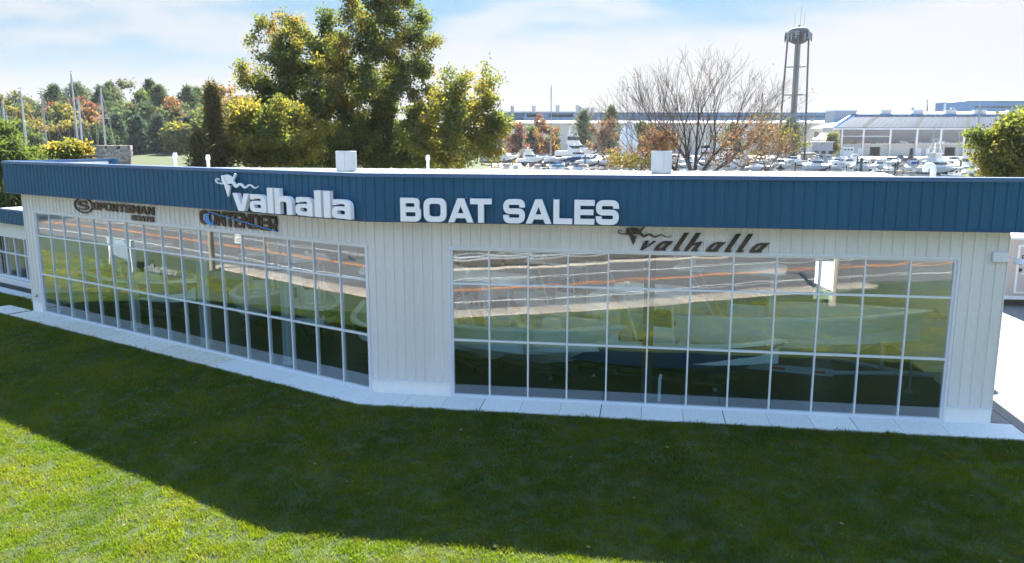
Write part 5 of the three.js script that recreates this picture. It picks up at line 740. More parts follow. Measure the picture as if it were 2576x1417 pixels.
function sportfish(label, pos, turn, L, o = {}) {
  const B = L * 0.30, D = L * 0.15, t = baseBoat('sport_fisher', label, 'boat', pos, turn, L, B, D, o.side ?? GEL.white, o.bottom ?? GEL.anti, false, undefined, 0.55), y = D * 1.06;
  part(t, 'foredeck', frus(L * 0.5, L * 0.92, y, y + D * 0.42, B * 0.36, B * 0.2, L * 0.12, 0), GEL.white);
  const cab = part(t, 'cabin', frus(L * 0.28, L * 0.66, y, y + D * 0.95, B * 0.42, B * 0.36, L * 0.12, 0), GEL.white); part(cab, 'side_window', frus(L * 0.31, L * 0.62, y + D * 0.48, y + D * 0.8, B * 0.402, B * 0.378, L * 0.05, 0), GEL.glass); const c = y + D * 0.95;
  part(t, 'flybridge', frus(L * 0.25, L * 0.52, c, c + D * 0.5, B * 0.36, B * 0.38, L * 0.03, 0), GEL.white); part(t, 'bridge_enclosure', frus(L * 0.27, L * 0.47, c + D * 0.5, c + D * 1.05, B * 0.33, B * 0.31, L * 0.03, 0.01), o.open ? GEL.vinyl : GEL.glass); part(t, 'hard_top', bx(L * 0.22, L * 0.50, c + D * 1.051, c + D * 1.12, -B * 0.37, B * 0.37), GEL.white);
  for (const s of [-1, 1]) part(t, 'outrigger', rod(V(L * 0.4, y + D * 0.4, s * B * 0.42), V(L * 0.28, c + D * 3.0, s * B * 0.75), 0.05, 0.02, 4), M.chrome);
  if (o.tower) { const a = c + D * 1.12, b = a + D * 1.4; for (const [x, s] of [[0.26, -1], [0.26, 1], [0.46, -1], [0.46, 1]]) part(t, 'tower_leg', rod(V(L * x, a, s * B * 0.33), V(L * lerp(0.36, x, 0.5), b, s * B * 0.16), 0.055, 0.055, 5), M.white); part(t, 'tower_platform', [bx(L * 0.30, L * 0.42, b, b + 0.08, -B * 0.17, B * 0.17), bx(L * 0.29, L * 0.43, b + D * 0.55, b + D * 0.6, -B * 0.2, B * 0.2), ...[-1, 1].map((s) => rod(V(L * 0.36, b, s * B * 0.15), V(L * 0.36, b + D * 0.56, s * B * 0.18), 0.04, 0.04, 4)), bx(L * 0.29, L * 0.43, lerp(a, b, 0.5), lerp(a, b, 0.5) + 0.06, -B * 0.24, B * 0.24)], M.white); }
  part(t, 'radar', [new THREE.CylinderGeometry(0.3, 0.3, 0.22, 12).translate(L * 0.34, c + D * 1.12 + 0.5, 0), rod(V(L * 0.34, c + D * 1.1, 0), V(L * 0.34, c + D * 1.12 + 0.4, 0), 0.08)], M.white);
  return t;
}
function centreConsole(name, label, pos, turn, L, o = {}) {
  const B = o.B ?? L * 0.32, D = o.D ?? L * 0.145, t = baseBoat(name, label, 'boat', pos, turn, L, B, D, o.side ?? GEL.white, o.bottom ?? o.side ?? GEL.white, true, o.group, 0.34), f = D * 0.55, X = L * 0.40;
  const c = part(t, 'console', [frus(X, X + L * 0.14, f, f + 1.0, B * 0.17, B * 0.14, L * 0.03, 0.02), frus(X + L * 0.14, X + L * 0.20, f, f + 0.5, B * 0.14, B * 0.12, 0.05, 0)], GEL.liner);
  const ws = part(c, 'windscreen', frus(X + 0.05, X + L * 0.12, f + 1.0, f + 1.45, B * 0.14, B * 0.12, L * 0.035, L * 0.02), GEL.glass); part(c, 'helm_frame', [bx(X + 0.0, X + 0.05, f + 0.7, f + 1.35, -B * 0.16, -B * 0.13), bx(X, X + 0.05, f + 0.7, f + 1.35, B * 0.13, B * 0.16)], M.white);
  part(t, 'leaning_post', [bx(X - L * 0.12, X - L * 0.05, f + 0.8, f + 0.95, -B * 0.19, B * 0.19), bx(X - L * 0.13, X - L * 0.115, f + 0.95, f + 1.4, -B * 0.19, B * 0.19), ...[-1, 1].map((s) => bx(X - L * 0.11, X - L * 0.06, f, f + 0.8, s * B * 0.16 - 0.04, s * B * 0.16 + 0.04))], GEL.vinyl);
  if (o.top !== false) {
    const h = f + 2.12, x0 = X - L * 0.17, x1 = X + L * 0.17; for (const [a, b, s] of [[X - 0.1, x0 + 0.5, -1], [X - 0.1, x0 + 0.5, 1], [X + L * 0.13, x1 - 0.4, -1], [X + L * 0.13, x1 - 0.4, 1]]) part(t, 'top_leg', rod(V(a, f, s * B * 0.2), V(b, h, s * B * 0.22), 0.035, 0.035, 6), o.pipe ?? M.white);
    const tp = outline(rect(x0, -B * 0.34, x1, B * 0.34, 0.4)); part(t, 'hard_top', new THREE.ExtrudeGeometry(tp, { depth: 0.07, bevelEnabled: true, bevelSize: 0.03, bevelThickness: 0.02, bevelSegments: 1 }).rotateX(-Math.PI / 2).translate(0, h, 0), o.topMat ?? GEL.white);
    part(t, 'antenna', [rod(V(x0 + 0.3, h, B * 0.2), V(x0 - 0.2, h + 1.3, B * 0.24), 0.018, 0.01, 4), new THREE.SphereGeometry(0.12, 8, 6).translate(x0 + 0.5, h + 0.16, 0)], M.white);
  }
  part(t, 'seat', frus(X + L * 0.22, X + L * 0.32, f, f + 0.42, B * 0.16, B * 0.14, 0.1, 0.05), GEL.vinyl);
  for (const s of o.engines ?? [0]) { const e = part(t, 'outboard', [frus(-0.7, 0.0, D * 0.75, D * 0.75 + 0.75, 0.24, 0.20, 0.1, 0.1), bx(-0.5, -0.25, D * 0.1, D * 0.76, -0.09, 0.09), frus(-0.62, -0.15, -0.02, D * 0.12, 0.1, 0.1)], o.engine ?? M.dark); e.position.z = s; }
  return t;
}
function sailboat(label, pos, turn, L, o = {}) {
  const B = L * 0.29, D = L * 0.12, t = baseBoat('sailing_yacht', label, 'sailing boat', pos, turn, L, B, D, o.side ?? GEL.white, GEL.anti, false, 'sailing boats laid up', 0.3), y = D * 1.08, mx = L * 0.56, H = o.mast;
  part(t, 'cabin', frus(L * 0.30, L * 0.72, y, y + D * 0.4, B * 0.30, B * 0.24, L * 0.08, 0.1), GEL.white);
  const mast = part(t, 'mast', rod(V(mx, y, 0), V(mx - 0.1, H, 0), o.r ?? 0.13, (o.r ?? 0.13) * 0.8, 8), o.mat ?? M.galv);
  for (const q of o.spread ?? [0.45, 0.72]) part(mast, 'spreader', rod(V(mx, H * q, -B * 0.34), V(mx, H * q, B * 0.34), 0.05, 0.05, 5), o.mat ?? M.galv);
  part(t, 'boom', rod(V(mx, y + D * 0.75, 0), V(L * 0.14, y + D * 0.7, 0), 0.1), M.galv); part(t, 'sail_cover', rod(V(mx - 0.3, y + D * 0.9, 0), V(L * 0.2, y + D * 0.82, 0), 0.2, 0.14), GEL.canvasBlue);
  const w = (a, b) => part(t, 'stay', rod(a, b, 0.028, 0.028, 3), M.steel); w(V(L * 0.99, y, 0), V(mx, H * 0.97, 0)); w(V(0.1, y, 0), V(mx, H * 0.99, 0));
  for (const s of [-1, 1]) { w(V(mx, y, s * B * 0.44), V(mx, H * 0.72, s * B * 0.33)); w(V(mx, H * 0.72, s * B * 0.33), V(mx, H * 0.98, 0)); w(V(mx - 0.4, y, s * B * 0.44), V(mx, H * 0.45, 0)); }
  part(mast, 'wind_vane', [rod(V(mx - 0.1, H, 0), V(mx - 0.1, H + 0.5, 0), 0.03), bx(mx - 0.5, mx + 0.3, H + 0.4, H + 0.46, -0.03, 0.03)], M.steel);
  return t;
}
{
  // masts seen over the parapet: boats laid up behind it
  const md = [[52, 229, 150, M.galv, 'sailing yacht with the second mast from the left, slightly leaning'], [104.5, 230, 140, M.steel, 'sailing yacht with the dark grey mast'], [179, 187, 150, M.galv, 'sailing yacht with the tallest mast'], [196, 248, 160, M.galv, 'sailing yacht with the short mast just right of the tallest'], [252, 222, 155, M.galv, 'sailing yacht with the mast over the stone turret'], [3, 253, 150, M.galv, 'sailing yacht with the mast at the left edge'], [14, 291, 158, M.galv, 'sailing yacht with the lowest mast, beside the one at the left edge']];
  md.forEach(([px, top, d, mat, label], i) => { const p = at(px, top, d), H = p.y + 0.2, L = clamp(H * 0.72, 8, 13); const tn = 0.4 + i * 0.5; sailboat(label, [p.x - Math.cos(tn) * L * 0.56, -0.2, p.z + Math.sin(tn) * L * 0.56], tn, L, { mast: H, r: d * 3.6 / 2025 * 0.62, mat, spread: i % 2 ? [0.42] : [0.4, 0.7] }); });
  const boat = (f, px, dist, turn, L, label, o, y = WATER - 0.35) => { const p = at(px, 400, dist), t = f(label, [p.x - Math.cos(turn) * L * 0.45, y, p.z + Math.sin(turn) * L * 0.45], turn, L, o); return t; };
  const cc = (label, pos, turn, L, o) => centreConsole('console_boat', label, pos, turn, L, o);
  // on the hard, left of the middle
  boat(cruiser, 1255, 262, -0.35, 13, 'large white cruiser with dark bottom behind the right edge of the yellowing maple', { fly: 1 }, -0.1); boat(sportfish, 1335, 255, -0.5, 9.5, 'white flybridge boat with small black window right of the large cruiser', { open: 1 }, 0);
  { const p = at(1391, 218, 262); sailboat('white sailing yacht with tall dark mast in the middle of the boatyard', [p.x - 7.2, -0.1, p.z + 1], -0.12, 12, { mast: p.y, r: 0.17, mat: M.steel }); }
  boat(sportfish, 1450, 300, -0.25, 17, 'big white sport yacht with lattice tower in the boatyard', { tower: 1 }, 0.6); boat(sportfish, 1455, 268, -0.2, 12, 'blue-hulled yacht with pale blue bottom below the big sport yacht', { side: GEL.blue, bottom: GEL.canvasTeal }, -0.1);
  boat(cruiser, 1478, 240, -0.7, 8.5, 'small white cruiser in front of the blue-hulled yacht', {}, -0.3); boat(cruiser, 1528, 240, 2.7, 7.5, 'small cruiser with tan cover left of the brown saplings', { canvas: GEL.tan }, -0.3);
  boat(sportfish, 1778, 275, -1.3, 12, 'white sport boat with lattice tower seen through the bare tree', { tower: 1 }, 0); boat(sportfish, 1834, 262, -1.4, 10, 'white flybridge boat seen through the right of the bare tree', {}, 0);
  { const p = at(1582, 350, 245), k = mpp(245), t = thing('wrapped_boat', 'boat shrink-wrapped in white film, tapering up like a cone', 'boat', [p.x, at(1582, 364, 245).y, p.z]), low = -at(1582, 364, 245).y - 0.8; part(t, 'hull', lathe([[2 * k, low + 1], [11 * k, low + 2.2], [19 * k, low * 0.4], [22.5 * k, -0.02]], 14).scale(1, 1, 0.8), GEL.white); const pr = [[23, 0], [24, 3], [22.5, 14], [20, 20], [14, 34], [11, 44]].map(([a, b]) => [a * k, b * k]); part(t, 'film', lathe(pr, 14).scale(1, 1, 0.8), M.white); part(t, 'bow_film', frus(-8 * k, 12 * k, 42 * k, 56 * k, 6 * k, 5 * k, 3 * k, 2 * k), M.white); part(t, 'pole', [rod(V(16 * k, 24 * k, 0), V(22 * k, 46 * k, 0), 0.06), rod(V(-10 * k, 40 * k, 1), V(-10 * k, 54 * k, 1), 0.06)], M.galv); part(t, 'stand', slab([[-16 * k, -15 * k, low, 0.3, -0.2, 0.2]])); part(t, 'stand', slab([[15 * k, 16 * k, low, 0.3, -0.2, 0.2]]), M.steel); }
  // rows of craft under the branches of the bare tree, some with glinting film
  const rr = rng(909), rowL = ['behind the trunk of the bare tree', 'left of the bare trunk', 'right of the bare trunk'];
  const small = [[1612, 300, 'white covered boat low between the wrapped boat and the bare tree', M.white], [1640, 270, 'low white cruiser under the left branches of the bare tree', M.white], [1668, 300, 'far white boat just left of the bare trunk', M.white], [1700, 265, 'white boat half hidden by the second roof fan', M.white], [1775, 255, 'near white boat right of the bare trunk', M.white], [1810, 285, 'white boat behind the leaning sapling', M.white], [1860, 245, 'near white boat below the leaning sapling', M.white], [1870, 300, 'far white boat left of the grey mast of the boatyard', M.white], [1600, 235, 'near white boat below the brown saplings', M.white], [1650, 230, 'grey covered boat just left of the second roof fan', GEL.tan], [1985, 300, 'far white boat behind the thin yellow sapling', M.white], [2000, 262, 'white boat left of the brown crate', M.white], [1550, 262, 'white boat in front of the wrapped boat, on its left', M.white], [1730, 300, 'far white boat right behind the bare trunk', M.white]];
  small.forEach(([px, d, label], i) => boat(cruiser, px, d, rr() * 6.28, 7 + 3 * rr(), label, { canvas: i % 3 === 1 ? M.white : undefined, fly: i % 4 === 2 }, -0.5));
  // afloat, right of the middle
  boat(cruiser, 1965, 248, -1.9, 9, 'white cruiser afloat at the left end of the docks', { canvas: undefined, arch: 1 }); boat(cruiser, 2045, 246, -1.75, 9.5, 'white cruiser afloat between two docks below the brown crate', {});
  boat(cc, 2103, 246, -1.5, 7.2, 'white console boat with upright windscreen near the dark pilings', {}); boat(cc, 2186, 262, -1.9, 7, 'console boat with dark T-top and navy hull', { side: GEL.navy, topMat: M.dark });
  boat(cruiser, 2241, 285, -1.3, 9, 'white cruiser moored before the dark pickup', {}); boat(cc, 2238, 242, 1.4, 6.6, 'small white console boat with pale T-top, stern to the roof', { engine: M.white });
  boat(cruiser, 2294, 246, 1.45, 8, 'white cruiser with blue canvas over its cockpit', { canvas: GEL.canvasBlue }); boat(sportfish, 2360, 226, -1.2, 11.5, 'white sport boat with open lattice tower behind the gooseneck vent', { tower: 1, open: 1 }); boat(sportfish, 2446, 224, 1.5, 15, 'biggest white sport yacht with dark band, left of the round green maple', { open: 1 });
  boat(cc, 2208, 232, 0.4, 4.2, 'white dinghy at the near dock', { top: false }); boat(cc, 2410, 205, 2.9, 6, 'small boat moored under the bow of the biggest sport yacht', {}); boat(cc, 2478, 200, 0.2, 5.5, 'white runabout at the edge of the round green maple', {});
  boat(cc, 1905, 256, -1.4, 6, 'white console boat left of the first cruiser of the docks', {}); boat(cc, 2135, 300, 0.3, 6.5, 'small far console boat moored before the garage door', {}); boat(cruiser, 2398, 300, 0.2, 9, 'far white cruiser between the tower boat and the biggest yacht', {});
  // covered craft and jet boats just over the roof, left of the brown saplings
  [[1278, 212, GEL.tan, 'small craft under a dark tan cover behind the roof, nearest the yellowing maple'], [1298, 208, M.white, 'white jet boat beside the dark tan cover'], [1350, 206, GEL.tan, 'boat under a grey-tan cover in the middle of the near row'], [1400, 206, GEL.canvasTeal, 'boat under a pale blue cover'], [1396, 226, GEL.canvasBlue, 'boat under a blue cover behind the pale blue one'], [1458, 205, GEL.tan, 'boat under a tan cover at the end of the near row']].forEach(([px, d, m, label], i) => boat(cruiser, px, d, 1.2 + 0.3 * i, 6, label, { canvas: m }, -0.75));
  { // the crowded rows behind, boats that nothing tells apart
    const q = rng(555), L0 = 'small white boat in the crowded rows of the marina behind the docks', protos = [cruiser(L0, [at(1700, 400, 330).x, WATER - 0.4, at(1700, 400, 330).z], 0.4, 8, {}), cruiser(L0, [at(2150, 400, 320).x, WATER - 0.4, at(2150, 400, 320).z], 1.2, 8.5, { fly: 1 }), cc(L0, [at(2330, 400, 310).x, WATER - 0.4, at(2330, 400, 310).z], -1.2, 7, {})];
    protos.forEach((p) => (p.userData.group = 'white boats of the crowded marina rows'));
    for (let i = 0; i < 46; i++) { const px = i < 26 ? lerp(1500, 2110, q()) : lerp(2110, 2560, q()), d = i < 26 ? lerp(235, 330, q()) : lerp(236, 318, q()), p = at(px, 400, d); copyOf(protos[i % 3], [p.x, WATER - 0.35, p.z], q() * 6.28, L0, 'white boats of the crowded marina rows').scale.setScalar(0.8 + 0.35 * q()); }
    const M0 = 'thin bare mast of a boat in the marina';
    [[1560, 330, 250], [1690, 322, 300], [1835, 318, 280], [2060, 338, 300], [2305, 330, 300], [2350, 322, 250], [2372, 326, 262], [2415, 330, 280], [2520, 300, 240]].forEach(([px, top, d], i) => { const p = at(px, top, d), t = thing('boat_mast', M0, 'mast', [p.x, WATER, p.z], 0, 'bare masts of the marina'); part(t, 'mast', rod(V(0, 0, 0), V(0.1, p.y - WATER, 0), 0.12, 0.08, 5), M.galv); part(t, 'spreader', rod(V(-0.7, (p.y - WATER) * 0.7, 0), V(0.7, (p.y - WATER) * 0.7, 0), 0.05, 0.05, 4), M.galv); });
  }
  // pilings and docks
  const pileGeo = [new THREE.CylinderGeometry(0.2, 0.2, 3.4, 8).translate(0, 1.2, 0)], proto = { a: null };
  const piles = [[1236, 240, 'leftmost dark piling at the edge of the yellowing maple'], [1253, 238, 'piling between the two jet boats and the maple'], [1268, 236, 'piling behind the dark tan cover'], [1283, 244, 'piling below the flybridge boat'], [1321, 240, 'piling under the green tractor'], [1336, 240, 'piling left of the grey-tan cover'], [1380, 238, 'piling left of the pale blue cover'], [1424, 236, 'piling right of the pale blue cover'], [1472, 234, 'tall piling right of the tan cover'], [1506, 232, 'last piling before the brown saplings'], [1891, 238, 'dark piling left of the first cruiser of the docks'], [1922, 236, 'dark piling touching the first cruiser of the docks'], [2002, 240, 'piling between the two cruisers at the left docks'], [2056, 262, 'piling behind the second cruiser of the docks'], [2089, 230, 'short dark piling before the white console boat'], [2111, 268, 'piling topped with white, left of the navy boat'], [2158, 240, 'tall dark green piling at the middle dock'], [2168, 218, 'thick green piling nearest the roof'], [2210, 270, 'green piling with white cap right of the navy boat'], [2186, 250, 'piling in front of the navy boat'], [2260, 252, 'dark piling left of the blue canvas'], [2254, 215, 'dark near piling at the finger dock'], [2311, 270, 'green piling behind the blue canvas'], [2419, 210, 'dark tall piling left of the biggest yacht'], [2326, 262, 'piling right of the blue canvas'], [2388, 268, 'piling right of the tower boat']];
  let first; piles.forEach(([px, d, label], i) => { const p = at(px, 400, d); p.y = WATER - 0.5; const green = /green/.test(label), tall = /tall|thick/.test(label); if (!first) { first = thing('piling', label, 'piling', p, 0, 'mooring pilings'); part(first, 'pile', pileGeo, YARD.pile); part(first, 'cap', new THREE.CylinderGeometry(0.05, 0.24, 0.25, 8).translate(0, 3.02, 0), M.white); } const o = i ? copyOf(first, p, 0, label, 'mooring pilings') : first; if (green) o.children[0].material = YARD.pileGreen; o.scale.set(/thick/.test(label) ? 1.9 : 1, tall ? 1.5 : /short/.test(label) ? 0.8 : 1 + 0.2 * Math.sin(i), /thick/.test(label) ? 1.9 : 1); });
  const dock = (label, a, b, w) => { const d = b.clone().sub(a), L = Math.hypot(d.x, d.z), t = thing('dock', label, 'dock', [a.x, WATER + 0.35, a.z], Math.atan2(-d.z, d.x)); const n = Math.min(60, Math.round(L / 0.8)); part(t, 'stringer', bx(0, L, -0.22, -0.01, -w / 2 + 0.1, w / 2 - 0.1), YARD.wood); for (let i = 0; i < n; i++) part(t, 'plank', bx(i * L / n, (i + 1) * L / n - 0.05, 0, 0.06, -w / 2, w / 2), i % 3 ? YARD.wood : YARD.tanWood ?? (YARD.tanWood = std(0.36, 0.32, 0.27, 0.95))); for (let i = 0; i <= 6; i++) part(t, 'post', bx(L * i / 6 - 0.12, L * i / 6 + 0.12, -1.2, 0.5, -w / 2 - 0.24, -w / 2 - 0.01), YARD.pile); return t; };
  const A = (px, d) => { const p = at(px, 400, d); p.y = 0; return p; };
  dock('long dock along the shed from the grey box to the green maple', A(1980, 288), A(2540, 292), 2.4); dock('near finger dock with white edge before the blue canvas boat', A(2215, 232), A(2330, 228), 1.6); dock('dock at the left behind the first cruisers', A(1860, 270), A(2110, 266), 2); dock('pier between the navy boat and the small console boat', A(2140, 256), A(2200, 282), 1.6); dock('dock in front of the covered craft, below the flybridge boat', A(1240, 236), A(1520, 228), 2.2); dock('short dock beside the tower boat', A(2380, 240), A(2420, 285), 1.6);
  // vehicles
  const car = (label, px, dist, turn, kind, mat, cat, y = -0.8) => { const p = at(px, 400, dist), t = thing(kind === 'van' ? 'parked_van' : kind === 'pickup' ? 'pickup_truck' : 'parked_car', label, cat, [p.x, y, p.z], turn), L = kind === 'car' ? 4.5 : 5.4, w = 0.95, h = kind === 'van' ? 2.1 : 1.0;
    part(t, 'body', [frus(-L / 2, L / 2, 0.35, h * 0.55 + 0.45, w, w * 0.97, 0.1, 0.08)], mat); const y0 = h * 0.55 + 0.45; if (kind === 'pickup') { part(t, 'cab', frus(-0.4, 1.5, y0, y0 + 0.75, w * 0.95, w * 0.8, 0.6, 0.15), GEL.glass); part(t, 'cab_roof', frus(-0.2, 0.95, y0 + 0.75, y0 + 0.82, w * 0.8, w * 0.78), mat); part(t, 'bed', bx(-L / 2 + 0.1, -0.5, y0 + 0.001, y0 + 0.1, -w * 0.9, w * 0.9), M.dark); } else { part(t, 'windows', frus(-L * 0.42, L * 0.28, y0, y0 + (kind === 'van' ? 0.7 : 0.55), w * 0.95, w * 0.8, 0.7, 0.4), GEL.glass); part(t, 'roof', frus(-L * 0.33, L * 0.12, y0 + (kind === 'van' ? 0.7 : 0.55), y0 + (kind === 'van' ? 0.78 : 0.61), w * 0.8, w * 0.76), mat); }
    for (const [x, s] of [[-L * 0.31, -1], [-L * 0.31, 1], [L * 0.32, -1], [L * 0.32, 1]]) part(t, 'wheel', new THREE.CylinderGeometry(0.36, 0.36, 0.24, 14).rotateX(Math.PI / 2).translate(x, 0.36, s * (w - 0.1)), M.rubber); for (const s of [-1, 1]) part(t, 'headlight', bx(L / 2 - 0.06, L / 2 + 0.01, 0.62, 0.78, s * 0.7 - 0.15, s * 0.7 + 0.15), M.chrome); return t; };
  const pb = (r, g, b) => new THREE.MeshPhysicalMaterial({ color: lin(r, g, b), roughness: 0.35, clearcoat: 1, clearcoatRoughness: 0.05 });
  car('white estate car left of the small white cruiser', 1418, 268, 0.1, 'car', pb(0.7, 0.7, 0.7), 'car'); car('dark red car behind the covered craft', 1350, 246, 0.4, 'car', pb(0.16, 0.03, 0.03), 'car'); car('dark car right of the red one', 1378, 248, 0.2, 'car', pb(0.04, 0.045, 0.05), 'car'); car('silver car in front of the small white cruiser', 1452, 236, 0.3, 'car', pb(0.5, 0.5, 0.52), 'car');
  car('dark blue pickup parked before the shed behind the moored cruiser', 2288, 350, 0.05, 'pickup', pb(0.03, 0.05, 0.09), 'pickup'); car('white pickup parked behind the tower boat', 2340, 350, 0.1, 'pickup', pb(0.7, 0.7, 0.7), 'pickup'); car('blue pickup parked against the shed', 2262, 362, 0.0, 'pickup', pb(0.05, 0.14, 0.33), 'pickup'); car('black van beside the brown crate', 2059, 330, 1.5, 'van', pb(0.02, 0.02, 0.022), 'van'); car('dark red car under the right branches of the bare tree', 1888, 250, 0.2, 'car', pb(0.25, 0.02, 0.03), 'car');
  car('white car below the bare tree, left of its trunk', 1690, 246, 0.5, 'car', pb(0.7, 0.7, 0.72), 'car'); car('silver car behind the brown saplings', 1625, 250, 0.2, 'car', pb(0.45, 0.46, 0.48), 'car'); car('blue-grey car between the bare trunk and the red car', 1835, 265, 0.1, 'car', pb(0.14, 0.18, 0.25), 'car');
  { const p = at(1325, 400, 258), t = thing('tractor', 'green yard tractor with roof below the flybridge boat', 'tractor', [p.x, -0.8, p.z], 0.3), gm = pb(0.03, 0.17, 0.05); part(t, 'body', [frus(-0.6, 2.1, 0.8, 1.7, 0.5, 0.42, 0.2, 0), bx(-1.1, -0.4, 0.7, 1.4, -0.7, 0.7)], gm); part(t, 'roof', bx(-1.3, 0.6, 2.75, 2.9, -0.8, 0.8), gm); for (const [x, s] of [[-1.2, -1], [-1.2, 1], [0.5, -1], [0.5, 1]]) part(t, 'roof_post', rod(V(x, 1.3, s * 0.7), V(x, 2.76, s * 0.7), 0.05), M.dark); for (const [x, r, s] of [[-0.8, 0.8, -1], [-0.8, 0.8, 1], [1.5, 0.5, -1], [1.5, 0.5, 1]]) part(t, 'wheel', new THREE.CylinderGeometry(r, r, 0.4, 16).rotateX(Math.PI / 2).translate(x, r, s * 0.85), M.rubber); }
  { const p = at(2033, 400, 318), t = thing('storage_crate', 'large brown boarded crate left of the black van', 'crate', [p.x, -0.8, p.z], 0.05); const cw = std(0.38, 0.27, 0.17, 0.9); for (let i = 0; i < 10; i++) part(t, 'board', bx(-2.4 + i * 0.48, -1.94 + i * 0.48, 0, 3.1, -1.2, 1.2), cw); part(t, 'lid', bx(-2.5, 2.5, 3.1, 3.25, -1.3, 1.3), M.white); part(t, 'batten', [bx(-2.45, 2.45, 0.4, 0.6, 1.2, 1.26), bx(-2.45, 2.45, 2.4, 2.6, 1.2, 1.26)], YARD.wood); }
  { const p = at(2082, 400, 300), t = thing('utility_box', 'grey utility cabinet on the dock left of the garage door', 'cabinet', [p.x, -0.4, p.z]); part(t, 'case', bx(-1.1, 1.1, 0, 2.6, -0.6, 0.6), YARD.grey); part(t, 'door', bx(-0.95, 0.95, 0.2, 2.4, 0.6, 0.65), std(0.42, 0.44, 0.46, 0.6)); part(t, 'vent', bx(-0.5, 0.5, 1.7, 2.1, 0.65, 0.68), YARD.dark); }
  { const p = at(1375, 400, 275), t = thing('fuel_tank', 'yellow drum on the ground under the big cruiser', 'drum', [at(1293, 400, 258).x, -0.8, at(1293, 400, 258).z]); part(t, 'drum', new THREE.CylinderGeometry(0.7, 0.7, 1.6, 16).translate(0, 0.8, 0), std(0.5, 0.33, 0.03, 0.6)); part(t, 'hoop', [0.3, 0.8, 1.3].map((y) => new THREE.TorusGeometry(0.71, 0.04, 6, 16).rotateX(Math.PI / 2).translate(0, y, 0)), YARD.wood); }
  // single masts that rise among the docks
  for (const [px, top, d, label] of [[1922, 232, 230, 'sailing yacht with the pale mast left of the water tower'], [2473, 254, 215, 'sailing yacht with the tall pale mast at the round green maple']]) { const p = at(px, top, d); sailboat(label, [p.x - 5.5, WATER - 0.3, p.z], 0.15, 10, { mast: p.y - WATER, r: 0.19 }); }
  const pole = (label, px, top, d) => { const p = at(px, top, d), t = thing('lamp_post', label, 'lamp post', [p.x, -0.8, p.z]); part(t, 'post', rod(V(0, 0, 0), V(0, p.y + 0.8, 0), 0.09, 0.06, 6), M.galv); part(t, 'lamp_head', [rod(V(0, p.y + 0.75, 0), V(0.9, p.y + 0.9, 0), 0.05), bx(0.6, 1.2, p.y + 0.85, p.y + 0.98, -0.15, 0.15)], M.galv); };
  pole('lamp post before the orange maple of the boatyard', 1316, 316, 270); pole('lamp post with white head at the foot of the water tower', 1988, 292, 260);
  // craft beside the far meadow
  boat(sportfish, 296, 118, 0.3, 8, 'white boat whose radar and canopy show over the stone turret', { open: 1 }, 1.0); boat(cc, 468, 75, -0.2, 6.5, 'white boat with bimini frame between the two capped vent pipes', { engine: M.white }, 0.3); boat(cruiser, 60, 120, 0.3, 10, 'white cruiser half hidden behind the yellow bush', {}, 0.2); boat(cruiser, 110, 110, 0.1, 9, 'white covered boat behind the parapet', { canvas: M.white }, 0.2); boat(cruiser, 600, 110, 0.1, 9, 'white boat glimpsed under the yellow-green maple', {}, -0.4); boat(cruiser, 840, 118, 0.0, 9, 'white boat with teal cover glimpsed under the oaks, left of the drum fan', { canvas: GEL.canvasTeal }, -0.5); boat(cruiser, 690, 115, 0.3, 9, 'white boat glimpsed under the orange-topped oak', { canvas: M.white }, -0.4);
  boat(cruiser, 935, 112, 0.1, 10, 'white boat with pale blue cover glimpsed right of the drum fan', { canvas: GEL.canvasTeal }, -0.3);
  { const p = at(228, 395, 56), t = thing('lamp_post', 'dark T-shaped lamp post left of the stone turret', 'lamp post', [p.x, 0, p.z]); part(t, 'post', rod(V(0, 0, 0), V(0, p.y, 0), 0.08, 0.07, 6), M.dark); part(t, 'lamp_head', bx(-0.35, 0.35, p.y, p.y + 0.1, -0.12, 0.12), M.dark); }
  // right of the showroom: trailer, bin, kerb bed
  { const p = gp(2520, 772, 0), t = thing('display_trailer', 'beige enclosed trailer with white door frame lettered CONTENDER at the right edge', 'trailer', [p.x, 0, p.z], -0.1), tm = std(0.52, 0.45, 0.40, 0.6); part(t, 'body', bx(-0.4, 6, 0.55, 3.3, -3, 0), tm); part(t, 'roof', bx(-0.45, 6.05, 3.3, 3.42, -3.05, 0.05), M.white); part(t, 'sill', bx(-0.4, 6, 0.38, 0.549, -3, 0.03), M.white); const dr = part(t, 'door', bx(0.55, 2.6, 0.75, 2.95, 0.001, 0.03), std(0.50, 0.44, 0.41, 0.6)); part(dr, 'door_frame', [bx(0.45, 0.55, 0.68, 3.05, 0.002, 0.06), bx(0.55, 2.7, 2.95, 3.05, 0.002, 0.06), bx(0.55, 2.7, 0.68, 0.75, 0.002, 0.06)], M.white); part(dr, 'handle', bx(0.6, 0.7, 1.75, 1.9, 0.03, 0.09), M.dark);
    let x = 0.66; for (const c of 'CONTENDER') { const m = part(dr, 'letter', letterGeo(CAPS[c][1](), 0.15, 0.17, 0.012, 0), M.dark); m.position.set(x, 2.38, 0.031); x += 0.19; } part(dr, 'text_strip', [bx(0.75, 2.2, 2.02, 2.08, 0.03, 0.036), bx(0.72, 2.3, 1.6, 1.66, 0.03, 0.036)], M.white); for (const wx of [3.5, 4.4]) part(t, 'wheel', new THREE.CylinderGeometry(0.36, 0.36, 0.24, 18).rotateX(Math.PI / 2).translate(wx, 0.36, -0.2), M.rubber); part(t, 'jack', rod(V(0.2, 0, -0.4), V(0.2, 0.5, -0.4), 0.06), M.steel); }
